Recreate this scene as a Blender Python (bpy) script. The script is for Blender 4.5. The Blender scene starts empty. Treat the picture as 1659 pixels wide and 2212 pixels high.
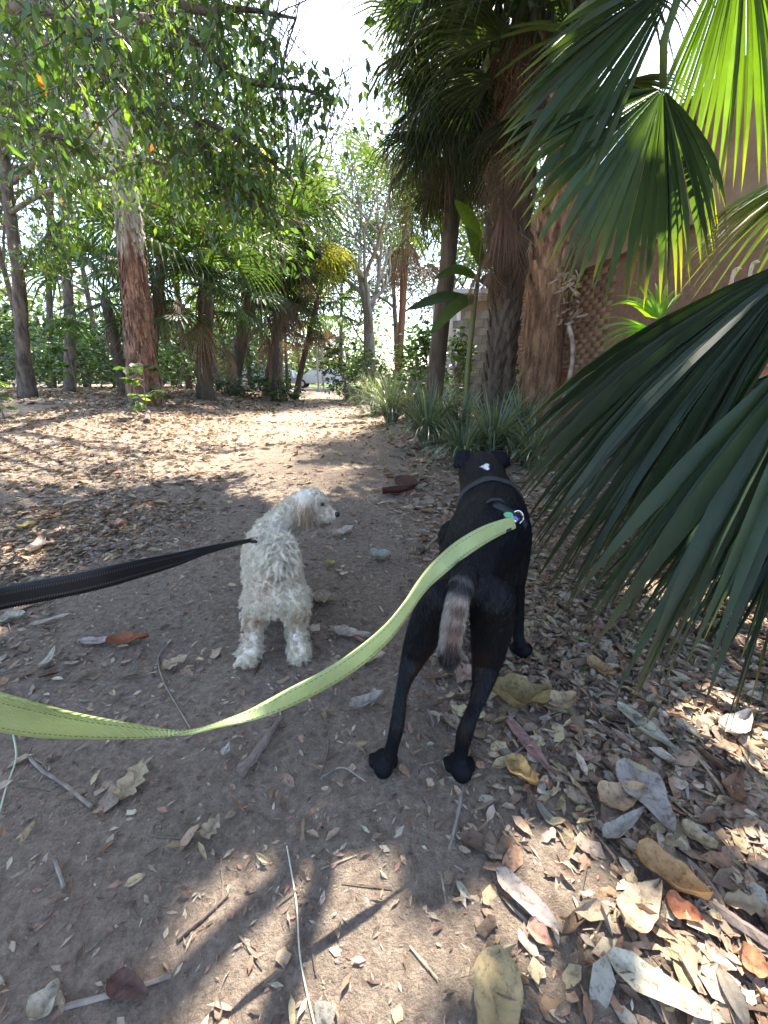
import bpy, bmesh, math, random
import numpy as np
from mathutils import Vector, Matrix
random.seed(7); RNG = np.random.default_rng(7)
SC = bpy.context.scene
COL = SC.collection
# ------------------------------------------------------------------ camera
PITCH = math.radians(19.2); CAMH = 0.85
cam = bpy.data.cameras.new('camera'); camo = bpy.data.objects.new('camera', cam); COL.objects.link(camo)
camo.location = (0, 0, CAMH); camo.rotation_euler = (math.radians(90) - PITCH, 0, 0)
cam.sensor_fit = 'HORIZONTAL'; cam.sensor_width = 36; cam.lens = 18.0
cam.clip_start = 0.02; cam.clip_end = 2000
SC.camera = camo
# ------------------------------------------------------------------ light
SUN_AZ, SUN_EL = math.radians(13), math.radians(61)          # azimuth right of the view
SUN = Vector((math.sin(SUN_AZ)*math.cos(SUN_EL), math.cos(SUN_AZ)*math.cos(SUN_EL), math.sin(SUN_EL)))
W = bpy.data.worlds.new('World'); SC.world = W; W.use_nodes = True
nt = W.node_tree; bg = nt.nodes['Background']
sk = nt.nodes.new('ShaderNodeTexSky'); sk.sky_type = 'NISHITA'; sk.sun_disc = False
sk.sun_elevation = SUN_EL; sk.sun_rotation = SUN_AZ; sk.altitude = 0; sk.dust_density = 2.2; sk.air_density = 1.0; sk.ozone_density = 0.6
nt.links.new(sk.outputs[0], bg.inputs[0]); bg.inputs[1].default_value = 0.15
sl = bpy.data.lights.new('sun', 'SUN'); slo = bpy.data.objects.new('sun', sl); COL.objects.link(slo)
sl.energy = 5.0; sl.angle = math.radians(0.53); sl.color = (1.0, 0.93, 0.82)
slo.location = SUN*50; slo.rotation_euler = (-SUN).to_track_quat('-Z', 'Y').to_euler()
VS = SC.view_settings
VS.view_transform = 'Standard'; VS.look = 'None'; VS.gamma = 1.0; VS.exposure = 2.3; VS.use_curve_mapping = False
SC.cycles.max_bounces = 4; SC.cycles.diffuse_bounces = 2; SC.cycles.glossy_bounces = 1; SC.cycles.transmission_bounces = 3; SC.cycles.use_adaptive_sampling = True; SC.cycles.adaptive_threshold = 0.03
SC.cycles.transparent_max_bounces = 4; SC.cycles.use_denoising = True
SC.cycles.sample_clamp_indirect = 6

# ------------------------------------------------------------------ layout maths (photograph measured on a 1659 x 2212 grid)
CP, SP = math.cos(PITCH), math.sin(PITCH)
def ray(u, v):
    a = (u-829.5)/829.5; b = (1106-v)/829.5
    return Vector((a, CP+b*SP, -SP+b*CP))
def P(u, v, Y):
    d = ray(u, v); return Vector((0, 0, CAMH)) + d*(Y/d.y)
def sm(x, a, b):
    t = np.clip((np.asarray(x, float)-a)/(b-a), 0, 1); return t*t*(3-2*t)
def hsh(i, j, s=0):
    n = (i*374761393 + j*668265263 + s*982451653) & 0xffffffff
    n = ((n ^ (n >> 13))*1274126177) & 0xffffffff
    return ((n ^ (n >> 16)) & 0xffff)/65535.0
def noise2(x, y, s=0):
    x = np.asarray(x, float); y = np.asarray(y, float)
    xi = np.floor(x).astype(np.int64); yi = np.floor(y).astype(np.int64)
    fx = x-xi; fy = y-yi; fx = fx*fx*(3-2*fx); fy = fy*fy*(3-2*fy)
    return (hsh(xi, yi, s)*(1-fx)+hsh(xi+1, yi, s)*fx)*(1-fy) + (hsh(xi, yi+1, s)*(1-fx)+hsh(xi+1, yi+1, s)*fx)*fy
def fbm(x, y, s=0):
    return (noise2(x, y, s)+0.5*noise2(2.1*np.asarray(x), 2.1*np.asarray(y), s+1)+0.25*noise2(4.3*np.asarray(x), 4.3*np.asarray(y), s+2))/1.75
def pathx(y): return -0.05-0.16*np.asarray(y, float)
def gz(x, y):
    x = np.asarray(x, float); y = np.asarray(y, float)
    o = x-pathx(y)
    z = 0.45*sm(-o, 0.9, 4.6)*sm(y, 2.8, 9)
    z = z + 0.16*sm(o, 0.9, 2.2)*sm(y, 2.5, 5.5)
    z = z + 0.05*(fbm(x*0.7+9, y*0.7, 3)-0.5)*sm(y, 1.2, 4)
    return z
def GND(u, v):
    d = ray(u, v); t = 0.3; p = None
    while t < 80:
        p = Vector((0, 0, CAMH))+d*t
        if p.z <= float(gz(p.x, p.y)): break
        t *= 1.003
    p.z = float(gz(p.x, p.y)); return p
def proj(p):
    x = p[..., 0]; y = p[..., 1]; z = p[..., 2]-CAMH
    f = y*CP - z*SP; b = y*SP + z*CP
    f = np.where(f < 0.01, 0.01, f)
    return 829.5+829.5*x/f, 1106-829.5*b/f

# ------------------------------------------------------------------ object helpers
def link(name, me, mat=None, parent=None, loc=None):
    o = bpy.data.objects.new(name, me); COL.objects.link(o)
    if mat is not None and me is not None and len(me.materials) == 0: me.materials.append(mat)
    if parent is not None: o.parent = parent
    if loc is not None: o.location = loc
    return o
def tag(o, label, cat, group=None, kind=None):
    if label: o['label'] = label
    if cat: o['category'] = cat
    if group: o['group'] = group
    if kind: o['kind'] = kind
    return o
def thing(name, label, cat, loc, group=None):
    return tag(link(name, None, None, None, Vector(loc)), label, cat, group)
def mesh_np(name, V, F, C=None, smooth=False):
    V = np.asarray(V, dtype=np.float32).reshape(-1, 3)
    me = bpy.data.meshes.new(name)
    if isinstance(F, np.ndarray):
        k = F.shape[1]; nf = F.shape[0]
        me.vertices.add(len(V)); me.vertices.foreach_set('co', V.ravel())
        me.loops.add(nf*k); me.loops.foreach_set('vertex_index', F.astype(np.int32).ravel())
        me.polygons.add(nf); me.polygons.foreach_set('loop_start', np.arange(0, nf*k, k, dtype=np.int32))
        me.polygons.foreach_set('loop_total', np.full(nf, k, dtype=np.int32))
        me.update(calc_edges=True)
    else:
        me.from_pydata([tuple(map(float, v)) for v in V], [], F)
    if smooth: me.polygons.foreach_set('use_smooth', np.ones(len(me.polygons), dtype=bool))
    if C is not None:
        C = np.asarray(C, dtype=np.float32)
        if C.ndim == 1: C = np.tile(C, (len(V), 1))
        if C.shape[1] == 3: C = np.hstack([C, np.ones((len(C), 1), np.float32)])
        a = me.color_attributes.new('Col', 'FLOAT_COLOR', 'POINT'); a.data.foreach_set('color', C.ravel())
    return me
def off(V, root):
    return np.asarray(V, float).reshape(-1, 3) - np.array(root.location)
class MB:
    """collects shapes of ONE part"""
    def __init__(s): s.v = []; s.f = []; s.c = []
    def add(s, V, F, c=None):
        n = len(s.v); s.v += [tuple(p) for p in V]; s.f += [tuple(i+n for i in q) for q in F]
        if c is not None: s.c += [tuple(c)]*len(V)
    def box(s, c, h, R=None, col=None):
        V = [Vector((sx*h[0], sy*h[1], sz*h[2])) for sx in (-1, 1) for sy in (-1, 1) for sz in (-1, 1)]
        if R is not None: V = [R @ p for p in V]
        V = [p+Vector(c) for p in V]
        s.add(V, [(0,1,3,2),(4,6,7,5),(0,4,5,1),(2,3,7,6),(0,2,6,4),(1,5,7,3)], col)
    def tube(s, pts, rad, n=8, col=None, wob=0, cap=True):
        pts = [Vector(p) for p in pts]; V = []; F = []
        up = Vector((0.31, 0.2, 0.93))
        for i, p in enumerate(pts):
            d = (pts[min(i+1, len(pts)-1)]-pts[max(i-1, 0)])
            d = d.normalized() if d.length > 1e-9 else Vector((0, 0, 1))
            if abs(d.dot(up)) > 0.97: a = d.cross(Vector((1, 0, 0))).normalized()
            else: a = d.cross(up).normalized()
            b = d.cross(a)
            for k in range(n):
                t = 2*math.pi*k/n; r = rad[i]*(1+(random.uniform(-wob, wob) if wob else 0))
                V.append(p+a*(math.cos(t)*r)+b*(math.sin(t)*r))
        for i in range(len(pts)-1):
            for k in range(n):
                F.append((i*n+k, i*n+(k+1) % n, (i+1)*n+(k+1) % n, (i+1)*n+k))
        if cap:
            F.append(tuple(range(n))[::-1]); F.append(tuple((len(pts)-1)*n+k for k in range(n)))
        s.add(V, F, col)
    def build(s, name, mat, parent=None, smooth=False, local=False):
        V = np.array(s.v) if s.v else np.zeros((0, 3))
        if parent is not None and not local: V = off(V, parent)
        me = mesh_np(name, V, s.f, np.array(s.c) if s.c else None, smooth)
        return link(name, me, mat, parent)
def spline(pts, n):
    """Catmull-Rom through pts (any dimension), n samples"""
    A = np.array([list(p) for p in pts], float); m = len(A)
    B = np.vstack([2*A[0]-A[1], A, 2*A[-1]-A[-2]]); out = []
    for q in np.linspace(0, m-1, n):
        i = min(int(q), m-2); t = q-i; p0, p1, p2, p3 = B[i:i+4]
        out.append(0.5*((2*p1)+(-p0+p2)*t+(2*p0-5*p1+4*p2-p3)*t*t+(-p0+3*p1-3*p2+p3)*t**3))
    return np.array(out)
def rotmats(d, roll):
    """d (N,3) unit: x axis of the leaf; roll about it; returns (N,3,3) with columns x,y,z"""
    up = np.tile(np.array([0, 0, 1.0]), (len(d), 1)); bad = np.abs(d[:, 2]) > 0.98; up[bad] = (1, 0, 0)
    y = np.cross(up, d); y /= np.linalg.norm(y, axis=1, keepdims=True); z = np.cross(d, y)
    c = np.cos(roll)[:, None]; s = np.sin(roll)[:, None]
    return np.stack([d, y*c+z*s, z*c-y*s], axis=2)
def scatter(tv, tf, T, M, S, C):
    """copies of a small template joined in ONE mesh: T (N,3), M (N,3,3), S (N,) or (N,3), C (N,3)"""
    tv = np.asarray(tv, float); tf = np.asarray(tf); N = len(T); S = np.asarray(S, float)
    if S.ndim == 1: S = np.repeat(S[:, None], 3, axis=1)
    V = np.einsum('nij,nkj->nki', M, tv[None]*S[:, None, :])+np.asarray(T)[:, None, :]
    F = tf[None]+(np.arange(N)*len(tv))[:, None, None]
    return V.reshape(-1, 3), F.reshape(-1, tf.shape[1]), np.repeat(np.asarray(C, float), len(tv), axis=0)
LEAF_V = [(0,0,0),(.3,-.5,.09),(.3,0,0),(.3,.5,.09),(.7,-.42,.02),(.7,0,-.07),(.7,.42,.02),(1,0,-.2)]
LEAF_F = [(0,1,2,2),(0,2,3,3),(1,4,5,2),(2,5,6,3),(4,7,5,5),(5,7,6,6)]
LEAF3_V = [(0,0,0),(.45,-.5,.1),(.5,0,0),(.45,.5,.1),(1,0,-.12)]
FRAG_V = [(.45,.02,.18),(0,-.15,0),(.26,-.48,.12),(.58,-.36,-.05),(1,-.28,.14),(.93,.12,0),(.8,.5,.16),(.42,.38,-.1),(.14,.36,.08)]
FRAG_TRI = [(0,1,2),(0,2,3),(0,3,4),(0,4,5),(0,5,6),(0,6,7),(0,7,8),(0,8,1)]
STRIP_V = [(0,-.12,0),(0,.12,.02),(.35,-.2,.15),(.35,.18,.1),(.7,-.16,.12),(.7,.2,.2),(1,0,-.05)]
STRIP_TRI = [(0,2,1),(1,2,3),(2,4,3),(3,4,5),(4,6,5)]
CURL_V = [(0,0,.1),(.3,-.4,.45),(.3,0,0),(.3,.4,.5),(.7,-.35,.5),(.7,0,.02),(.7,.4,.4),(1,.05,.25)]
LEAF_TRI = [(0,1,2),(0,2,3),(1,4,2),(2,4,3)]
LEAF8_TRI = [(0,1,2),(0,2,3),(1,4,5),(1,5,2),(2,5,6),(2,6,3),(4,7,5),(5,7,6)]
def unit(a): return a/np.maximum(np.linalg.norm(a, axis=-1, keepdims=True), 1e-9)

# ------------------------------------------------------------------ materials
def nodes(name):
    m = bpy.data.materials.new(name); m.use_nodes = True; t = m.node_tree
    return m, t, t.nodes['Principled BSDF'], t.nodes['Material Output']
def N(t, k, **kw):
    n = t.nodes.new(k)
    for a, b in kw.items():
        if a.startswith('i_'): n.inputs[a[2:].replace('_', ' ')].default_value = b
        else: setattr(n, a, b)
    return n
def colmix(t, a, b, fac, mode='MIX'):
    n = t.nodes.new('ShaderNodeMix'); n.data_type = 'RGBA'; n.blend_type = mode
    for idx, val in ((0, fac), (6, a), (7, b)):
        if hasattr(val, 'links'): t.links.new(val, n.inputs[idx])
        elif isinstance(val, (int, float)): n.inputs[idx].default_value = val
        else: n.inputs[idx].default_value = (*val, 1) if len(val) == 3 else val
    return n.outputs[2]
def ramp(t, x, stops):
    r = t.nodes.new('ShaderNodeValToRGB'); t.links.new(x, r.inputs[0]); e = r.color_ramp.elements
    while len(e) < len(stops): e.new(0.5)
    for k, (p, c) in enumerate(stops):
        e[k].position = p; e[k].color = (*c, 1) if len(c) == 3 else c
    return r.outputs[0]
def coords(t, scale=(1, 1, 1), kind='Object'):
    c = t.nodes.new('ShaderNodeTexCoord'); m = t.nodes.new('ShaderNodeMapping'); m.inputs['Scale'].default_value = scale
    t.links.new(c.outputs[kind], m.inputs[0]); return m.outputs[0]
def tex(t, vec, scale, detail=5, rough=0.6, kind='ShaderNodeTexNoise'):
    n = t.nodes.new(kind); n.inputs['Scale'].default_value = scale
    if 'Detail' in n.inputs: n.inputs['Detail'].default_value = detail
    if 'Roughness' in n.inputs: n.inputs['Roughness'].default_value = rough
    t.links.new(vec, n.inputs['Vector']); return n
def bump(t, b, h, strength=0.5, dist=0.01):
    n = t.nodes.new('ShaderNodeBump'); n.inputs['Strength'].default_value = strength; n.inputs['Distance'].default_value = dist
    t.links.new(h, n.inputs['Height']); t.links.new(n.outputs[0], b.inputs['Normal'])
def mat_leaf(name, col=None, rough=0.45, trans=0.4, tint=(1.5, 1.5, .5), var=0.35, scale=30, spec=0.5, streak=None, spots=0):
    m, t, b, o = nodes(name)
    if col is None:
        a = N(t, 'ShaderNodeVertexColor', layer_name='Col'); base = a.outputs[0]
    else:
        g = N(t, 'ShaderNodeRGB'); g.outputs[0].default_value = (*col, 1); base = g.outputs[0]
    vec = coords(t, streak or (1, 1, 1)); nz = tex(t, vec, scale, 3)
    dark = colmix(t, base, (1-var, 1-var, 1-var), 1.0, 'MULTIPLY'); base = colmix(t, dark, base, nz.outputs[0])
    if spots:
        n2 = tex(t, vec, 95, 6, .75); base = colmix(t, base, ramp(t, n2.outputs[0], [(.36, (.45, .40, .36)), (.5, (1, 1, 1)), (.72, (1.12, 1.08, 1.0))]), spots, 'MULTIPLY'); bump(t, b, n2.outputs[0], .6, .004)
    t.links.new(base, b.inputs['Base Color']); b.inputs['Roughness'].default_value = rough
    b.inputs['Specular IOR Level'].default_value = spec
    if trans > 0:
        tr = N(t, 'ShaderNodeBsdfTranslucent'); tc = colmix(t, base, tint, 1.0, 'MULTIPLY'); t.links.new(tc, tr.inputs[0])
        mx = N(t, 'ShaderNodeMixShader'); mx.inputs[0].default_value = trans
        t.links.new(b.outputs[0], mx.inputs[1]); t.links.new(tr.outputs[0], mx.inputs[2]); t.links.new(mx.outputs[0], o.inputs[0])
    return m
def mat_noise(name, stops, scale=6, stretch=(1, 1, 1), rough=0.9, bstr=0.6, bdist=0.02, detail=6, spec=0.3):
    m, t, b, o = nodes(name); vec = coords(t, stretch); nz = tex(t, vec, scale, detail, .65)
    t.links.new(ramp(t, nz.outputs[0], stops), b.inputs['Base Color']); b.inputs['Roughness'].default_value = rough
    b.inputs['Specular IOR Level'].default_value = spec
    n2 = tex(t, vec, scale*3, 4); bump(t, b, n2.outputs[0], bstr, bdist); return m
def mat_plain(name, col, rough=0.5, metal=0.0, spec=0.5):
    m, t, b, o = nodes(name); nz = tex(t, coords(t), 40, 3)
    t.links.new(colmix(t, tuple(c*0.85 for c in col), col, nz.outputs[0]), b.inputs['Base Color'])
    b.inputs['Roughness'].default_value = rough; b.inputs['Metallic'].default_value = metal; b.inputs['Specular IOR Level'].default_value = spec
    return m
def mat_attr(name, rough=0.8, bscale=0, bstr=0.4, bdist=.004, spec=0.3, sheen=0):
    m, t, b, o = nodes(name); a = N(t, 'ShaderNodeVertexColor', layer_name='Col')
    nz = tex(t, coords(t), 120, 4); c = colmix(t, a.outputs[0], (.7, .7, .7), 1.0, 'MULTIPLY')
    t.links.new(colmix(t, c, a.outputs[0], nz.outputs[0]), b.inputs['Base Color']); b.inputs['Roughness'].default_value = rough
    b.inputs['Specular IOR Level'].default_value = spec
    if sheen: b.inputs['Sheen Weight'].default_value = sheen
    if bscale:
        n2 = tex(t, coords(t), bscale, 4); bump(t, b, n2.outputs[0], bstr, bdist)
    return m
M = {}
def soil():
    m, t, b, o = nodes('soil'); vec = coords(t)
    n1 = tex(t, vec, 1.3, 6); n2 = tex(t, vec, 46, 8, .8); n3 = tex(t, vec, 160, 4, .7)
    c1 = ramp(t, n2.outputs[0], [(.30, (.125, .10, .08)), (.50, (.275, .228, .183)), (.70, (.43, .37, .30))])
    c2 = ramp(t, n1.outputs[0], [(.3, (.75, .72, .70)), (.7, (1.15, 1.06, .98))])
    c = colmix(t, c1, c2, 1.0, 'MULTIPLY')
    vo = tex(t, vec, 210, kind='ShaderNodeTexVoronoi'); spots = ramp(t, vo.outputs['Distance'], [(.10, (1, 1, 1)), (.2, (0, 0, 0))])
    gate = ramp(t, n3.outputs[0], [(.52, (0, 0, 0)), (.62, (1, 1, 1))])
    f = colmix(t, spots, gate, 1.0, 'MULTIPLY')
    c = colmix(t, c, (.42, .34, .25), f)
    t.links.new(c, b.inputs['Base Color']); b.inputs['Roughness'].default_value = .95; b.inputs['Specular IOR Level'].default_value = .15
    add = N(t, 'ShaderNodeMath', operation='ADD'); t.links.new(n2.outputs[0], add.inputs[0]); t.links.new(n3.outputs[0], add.inputs[1])
    bump(t, b, add.outputs[0], 1.0, .016); return m
M['soil'] = soil()
M['litter'] = mat_leaf('dry_leaf', None, .72, .15, (1.1, .9, .6), .4, 60, .2, None, .9)
M['leaf'] = mat_leaf('green_leaf', None, .30, .38, (1.3, 1.45, .65), .3, 40, .55)
M['palm'] = mat_leaf('palm_leaf', None, .48, .42, (2.6, 2.5, .5), .4, 14, .35)
M['gloss'] = mat_leaf('glossy_leaf', None, .24, .5, (1.5, 1.6, .55), .3, 40, .8)
M['deadpalm'] = mat_leaf('dead_palm_leaf', None, .7, .2, (1.2, 1.0, .7), .45, 25, .25)
M['blade'] = mat_leaf('grass_blade', None, .35, .3, (1.7, 1.8, .6), .3, 20, .6)
M['bark_dark'] = mat_noise('bark_dark', [(.3, (.045, .035, .028)), (.7, (.15, .12, .095))], 5, (1, 1, .25), .95, .9, .03)
M['bark_grey'] = mat_noise('bark_grey', [(.34, (.04, .033, .027)), (.66, (.19, .155, .125))], 11, (1, 1, .3), .95, .8, .02)
M['bark_pale'] = mat_noise('bark_pale', [(.3, (.15, .135, .11)), (.7, (.36, .33, .28))], 6, (1, 1, .4), .9, .6, .02)
M['bark_red'] = mat_noise('bark_red', [(.25, (.07, .035, .025)), (.5, (.20, .10, .065)), (.8, (.34, .20, .13))], 4, (1, 1, .2), .95, 1, .03)
M['fibre'] = mat_noise('palm_fibre', [(.3, (.045, .025, .017)), (.48, (.19, .105, .062)), (.68, (.38, .24, .14))], 13, (1, 1, .22), .95, 1, .03)
M['twig'] = mat_noise('twig', [(.3, (.10, .08, .065)), (.7, (.30, .25, .20))], 20, (1, 1, 1), .9, .6, .003)
# ================================================================== ground, path, road
def grow(a, b, step, far, k=1.16):
    fine = list(np.arange(a, b+1e-6, step)); hi = []; s = step; x = b
    while x < far: s *= k; x += s; hi.append(x)
    lo = []; s = step; x = a
    while x > -far: s *= k; x -= s; lo.append(x)
    return np.array(lo[::-1]+fine+hi)
XS = grow(-4.0, 3.2, 0.06, 420); YS = grow(-0.6, 7.0, 0.06, 520, 1.06)
YS = YS[YS > -60]
GX, GY = np.meshgrid(XS, YS)
near = sm(-np.hypot(GX, GY-1), -9, -4)
micro = (0.016*(fbm(GX*5, GY*5, 11)-.5)+0.010*(noise2(GX*14, GY*14, 17)-.5))*near
GZ = gz(GX, GY)+micro-0.004
nx, ny = len(XS), len(YS)
ii, jj = np.meshgrid(np.arange(nx-1), np.arange(ny-1)); ii = ii.ravel(); jj = jj.ravel()
QF = np.stack([jj*nx+ii, jj*nx+ii+1, (jj+1)*nx+ii+1, (jj+1)*nx+ii], 1)
GV = np.stack([GX.ravel(), GY.ravel(), GZ.ravel()], 1)
cx = GV[QF].mean(1)[:, 0]; cy = GV[QF].mean(1)[:, 1]
halfw = 0.78+0.25*(noise2(cy*1.3, cy*0+2, 5)-.5)
inp = (np.abs(cx-pathx(cy)) < halfw) & (cy < 27) & (cy > -2)
def sub(V, F):
    u, inv = np.unique(F.ravel(), return_inverse=True); return V[u], inv.reshape(F.shape)
for nm, msk, lb in (('ground', ~inp, 'brown soil of the woodland floor under fallen leaves'), ('dirt_path', inp, 'trodden bare dirt path running away between the trees')):
    v_, f_ = sub(GV, QF[msk]); o = link(nm, mesh_np(nm, v_, f_, None, True), M['soil'])
    tag(o, lb, nm.replace('_', ' '), None, 'structure')
def groundz(x, y):
    x = np.asarray(x, float); y = np.asarray(y, float)
    nr = sm(-np.hypot(x, y-1), -9, -4)
    return gz(x, y)+(0.016*(fbm(x*5, y*5, 11)-.5)+0.010*(noise2(x*14, y*14, 17)-.5))*nr-0.004
m_asph = mat_noise('asphalt', [(.3, (.20, .20, .20)), (.7, (.30, .29, .28))], 30, rough=.9, bstr=.2)
V = []; F = []
for k in range(41):
    x = -60+k*3
    for y in (29.0, 34.0): V.append((x, y, float(gz(x, y))+0.05))
for k in range(40): F.append((2*k, 2*k+2, 2*k+3, 2*k+1))
tag(link('road', mesh_np('road', V, F), m_asph), 'pale grey road crossing at the far end of the path', 'road', None, 'structure')
mb = MB(); 
for k in range(40):
    x = -58.5+k*3; mb.box((x, 28.85, float(gz(x, 28.85))+.06), (1.5, .12, .09))
tag(mb.build('kerb', mat_plain('kerb_concrete', (.42, .41, .39), .9)), 'low concrete kerb along the far road', 'kerb', None, 'structure')
m_lawn = mat_noise('lawn', [(.3, (.05, .10, .02)), (.7, (.14, .22, .05))], 60, rough=.95)
V = [(x, y, float(gz(x, y))+.06) for y in (34.3, 48) for x in np.linspace(-60, 60, 41)]
F = [(k, k+1, 42+k, 41+k) for k in range(40)]
tag(link('verge', mesh_np('verge', V, F), m_lawn), 'green verge beyond the far road', 'lawn', None, 'structure')

# ================================================================== brick wall with orange render (right)
WD = Vector((-0.16, 1, 0)).normalized(); WN = Vector((-1, -0.16, 0)).normalized()      # along / towards the path
def wp(s, z, d=0): return Vector((4.35, 2.0, 0))+WD*s+WN*d+Vector((0, 0, z))
WR = Matrix((WD, WN, Vector((0, 0, 1)))).transposed()
m_render = mat_noise('orange_render', [(.25, (.36, .15, .085)), (.5, (.47, .215, .125)), (.8, (.52, .27, .17))], 3, (1, 1, 1), .9, .3, .01)
m_brick = mat_noise('red_brick', [(.3, (.20, .115, .075)), (.5, (.31, .185, .12)), (.7, (.40, .26, .175))], 2.2, (1, 1, 1), .95, .6, .01)
m_mortar = mat_noise('mortar', [(.3, (.20, .14, .10)), (.7, (.32, .235, .17))], 30, rough=.95, bstr=.5)
m_panel = mat_noise('grey_panel', [(.3, (.28, .19, .13)), (.7, (.46, .33, .235))], 2.5, rough=.85, bstr=.15)
wall = thing('brick_wall', 'orange rendered wall with brown brickwork above behind the fan palms', 'wall', wp(3, 0))
mb = MB(); mb.box(wp(3.1, .40, -.12), (5.3, .12, .56), WR); mb.build('render_base', m_render, wall)
mb = MB(); mb.box(wp(3.1, .975, .012), (5.3, .03, .018), WR); mb.build('ledge', m_render, wall)
mb = MB(); mb.box(wp(3.1, 1.79, -.135), (5.3, .12, .82), WR); mb.build('mortar_bed', m_mortar, wall)
bm_ = MB(); bm_.box((0, 0, 0), (.112, .05, .034)); brick_me = mesh_np('brick', bm_.v, bm_.f); brick_me.materials.append(m_brick)
nb = 0; row = 0; z = 1.045
while z < 2.6 and nb < 290:
    s = 1.6+(0.12 if row % 2 else 0)
    while s < 4.75 and nb < 290:
        o = link('brick', brick_me, None, wall); o.location = wp(s+random.uniform(-.004, .004), z, -.062+random.uniform(0, .003))-wall.location
        o.rotation_euler = WR.to_euler(); nb += 1; s += .24
    z += .085; row += 1
V = []; tv = np.array(bm_.v); tf = np.array(bm_.f); T = []; row = 0; z = 1.045
while z < 2.6:
    s = -2.1+(0.12 if row % 2 else 0)
    while s < 8.3:
        if not (1.6+(0.12 if row % 2 else 0)-.02 < s < 4.75): T.append(wp(s, z, -.0632))
        s += .24
    z += .085; row += 1
Mr = np.repeat(np.array(WR)[None], len(T), 0); v_, f_, _ = scatter(tv, tf, np.array([list(p) for p in T]), Mr, np.ones(len(T)), np.zeros((len(T), 3)))
tag(link('bricks', mesh_np('bricks', off(v_, wall), f_), m_brick, wall), None, None, None, 'stuff')
# upper storey of render panels with dark joints
for k in range(5):
    mb = MB(); mb.box(wp(-1.15+k*2.1, 3.35, -.11), (1.035, .10, .72), WR); mb.build('panel', m_panel, wall)
mb = MB(); mb.box(wp(3.1, 2.62, -.04), (5.3, .16, .035), WR); mb.build('sill_course', m_panel, wall)

# concrete block building further along the path
m_block = mat_noise('concrete_block', [(.3, (.13, .115, .09)), (.5, (.25, .225, .18)), (.75, (.40, .36, .30))], 3.5, (1, 1, .35), .95, .3, .01)
bw = thing('block_wall', 'weathered pale concrete block wall behind the banana plant', 'wall', (2.2, 11.2, 0))
BD = Vector((0.93, -0.36, 0)).normalized(); BN = Vector((-0.36, -0.93, 0)).normalized(); BR = Matrix((BD, BN, Vector((0, 0, 1)))).transposed()
def bp(s, z, d=0): return Vector((2.0, 11.2, 0))+BD*s+BN*d+Vector((0, 0, z))
mb = MB(); mb.box(bp(1.7, 1.2, -.16), (1.7, .1, 1.5), BR); mb.build('mortar_bed', m_mortar, bw)
bb = MB(); bb.box((0, 0, 0), (.193, .06, .093)); block_me = mesh_np('block', bb.v, bb.f); block_me.materials.append(m_block)
z = .0; row = 0
while z < 2.6:
    s = .2-(.2 if row % 2 else 0)
    while s < 3.4:
        o = link('block', block_me, None, bw); o.location = bp(s, z, -.1+random.uniform(0, .008))-bw.location; o.rotation_euler = BR.to_euler(); s += .4
    z += .2; row += 1
mb = MB(); mb.box(bp(1.7, 2.76, -.11), (1.75, .14, .06), BR); mb.build('coping', m_block, bw)
# white ribbed shed behind
m_shed = mat_noise('white_sheet_metal', [(.3, (.34, .34, .33)), (.6, (.52, .53, .54))], 3, (1, 1, .2), .6, .05)
sh = thing('metal_shed', 'white ribbed metal shed wall glimpsed behind the slender dark palm trunk', 'shed', (2.8, 14.5, 0))
mb = MB(); mb.box((4.2, 15.2, 1.75), (2.4, .6, 1.75)); mb.build('wall', m_shed, sh)
for k in range(16):
    mb = MB(); mb.box((1.92+k*.3, 14.56, 1.75), (.05, .05, 1.73)); mb.build('rib', m_shed, sh)
mb = MB(); mb.box((4.2, 15.1, 3.6), (2.6, .9, .06), Matrix.Rotation(.06, 3, 'X')); mb.build('roof', mat_plain('roof_metal', (.35, .36, .37), .5), sh)
# low grey garden box / planter in front of the shed
pl = thing('garden_box', 'dark grey box standing in front of the white shed', 'box', (1.2, 12.6, .15))
m_dk = mat_plain('dark_grey_box', (.09, .095, .10), .6)
mb = MB(); mb.box((1.2, 12.6, .62), (.42, .35, .5)); mb.build('body', m_dk, pl)
mb = MB(); mb.box((1.2, 12.6, 1.15), (.46, .39, .03)); mb.build('lid', m_dk, pl)

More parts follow.
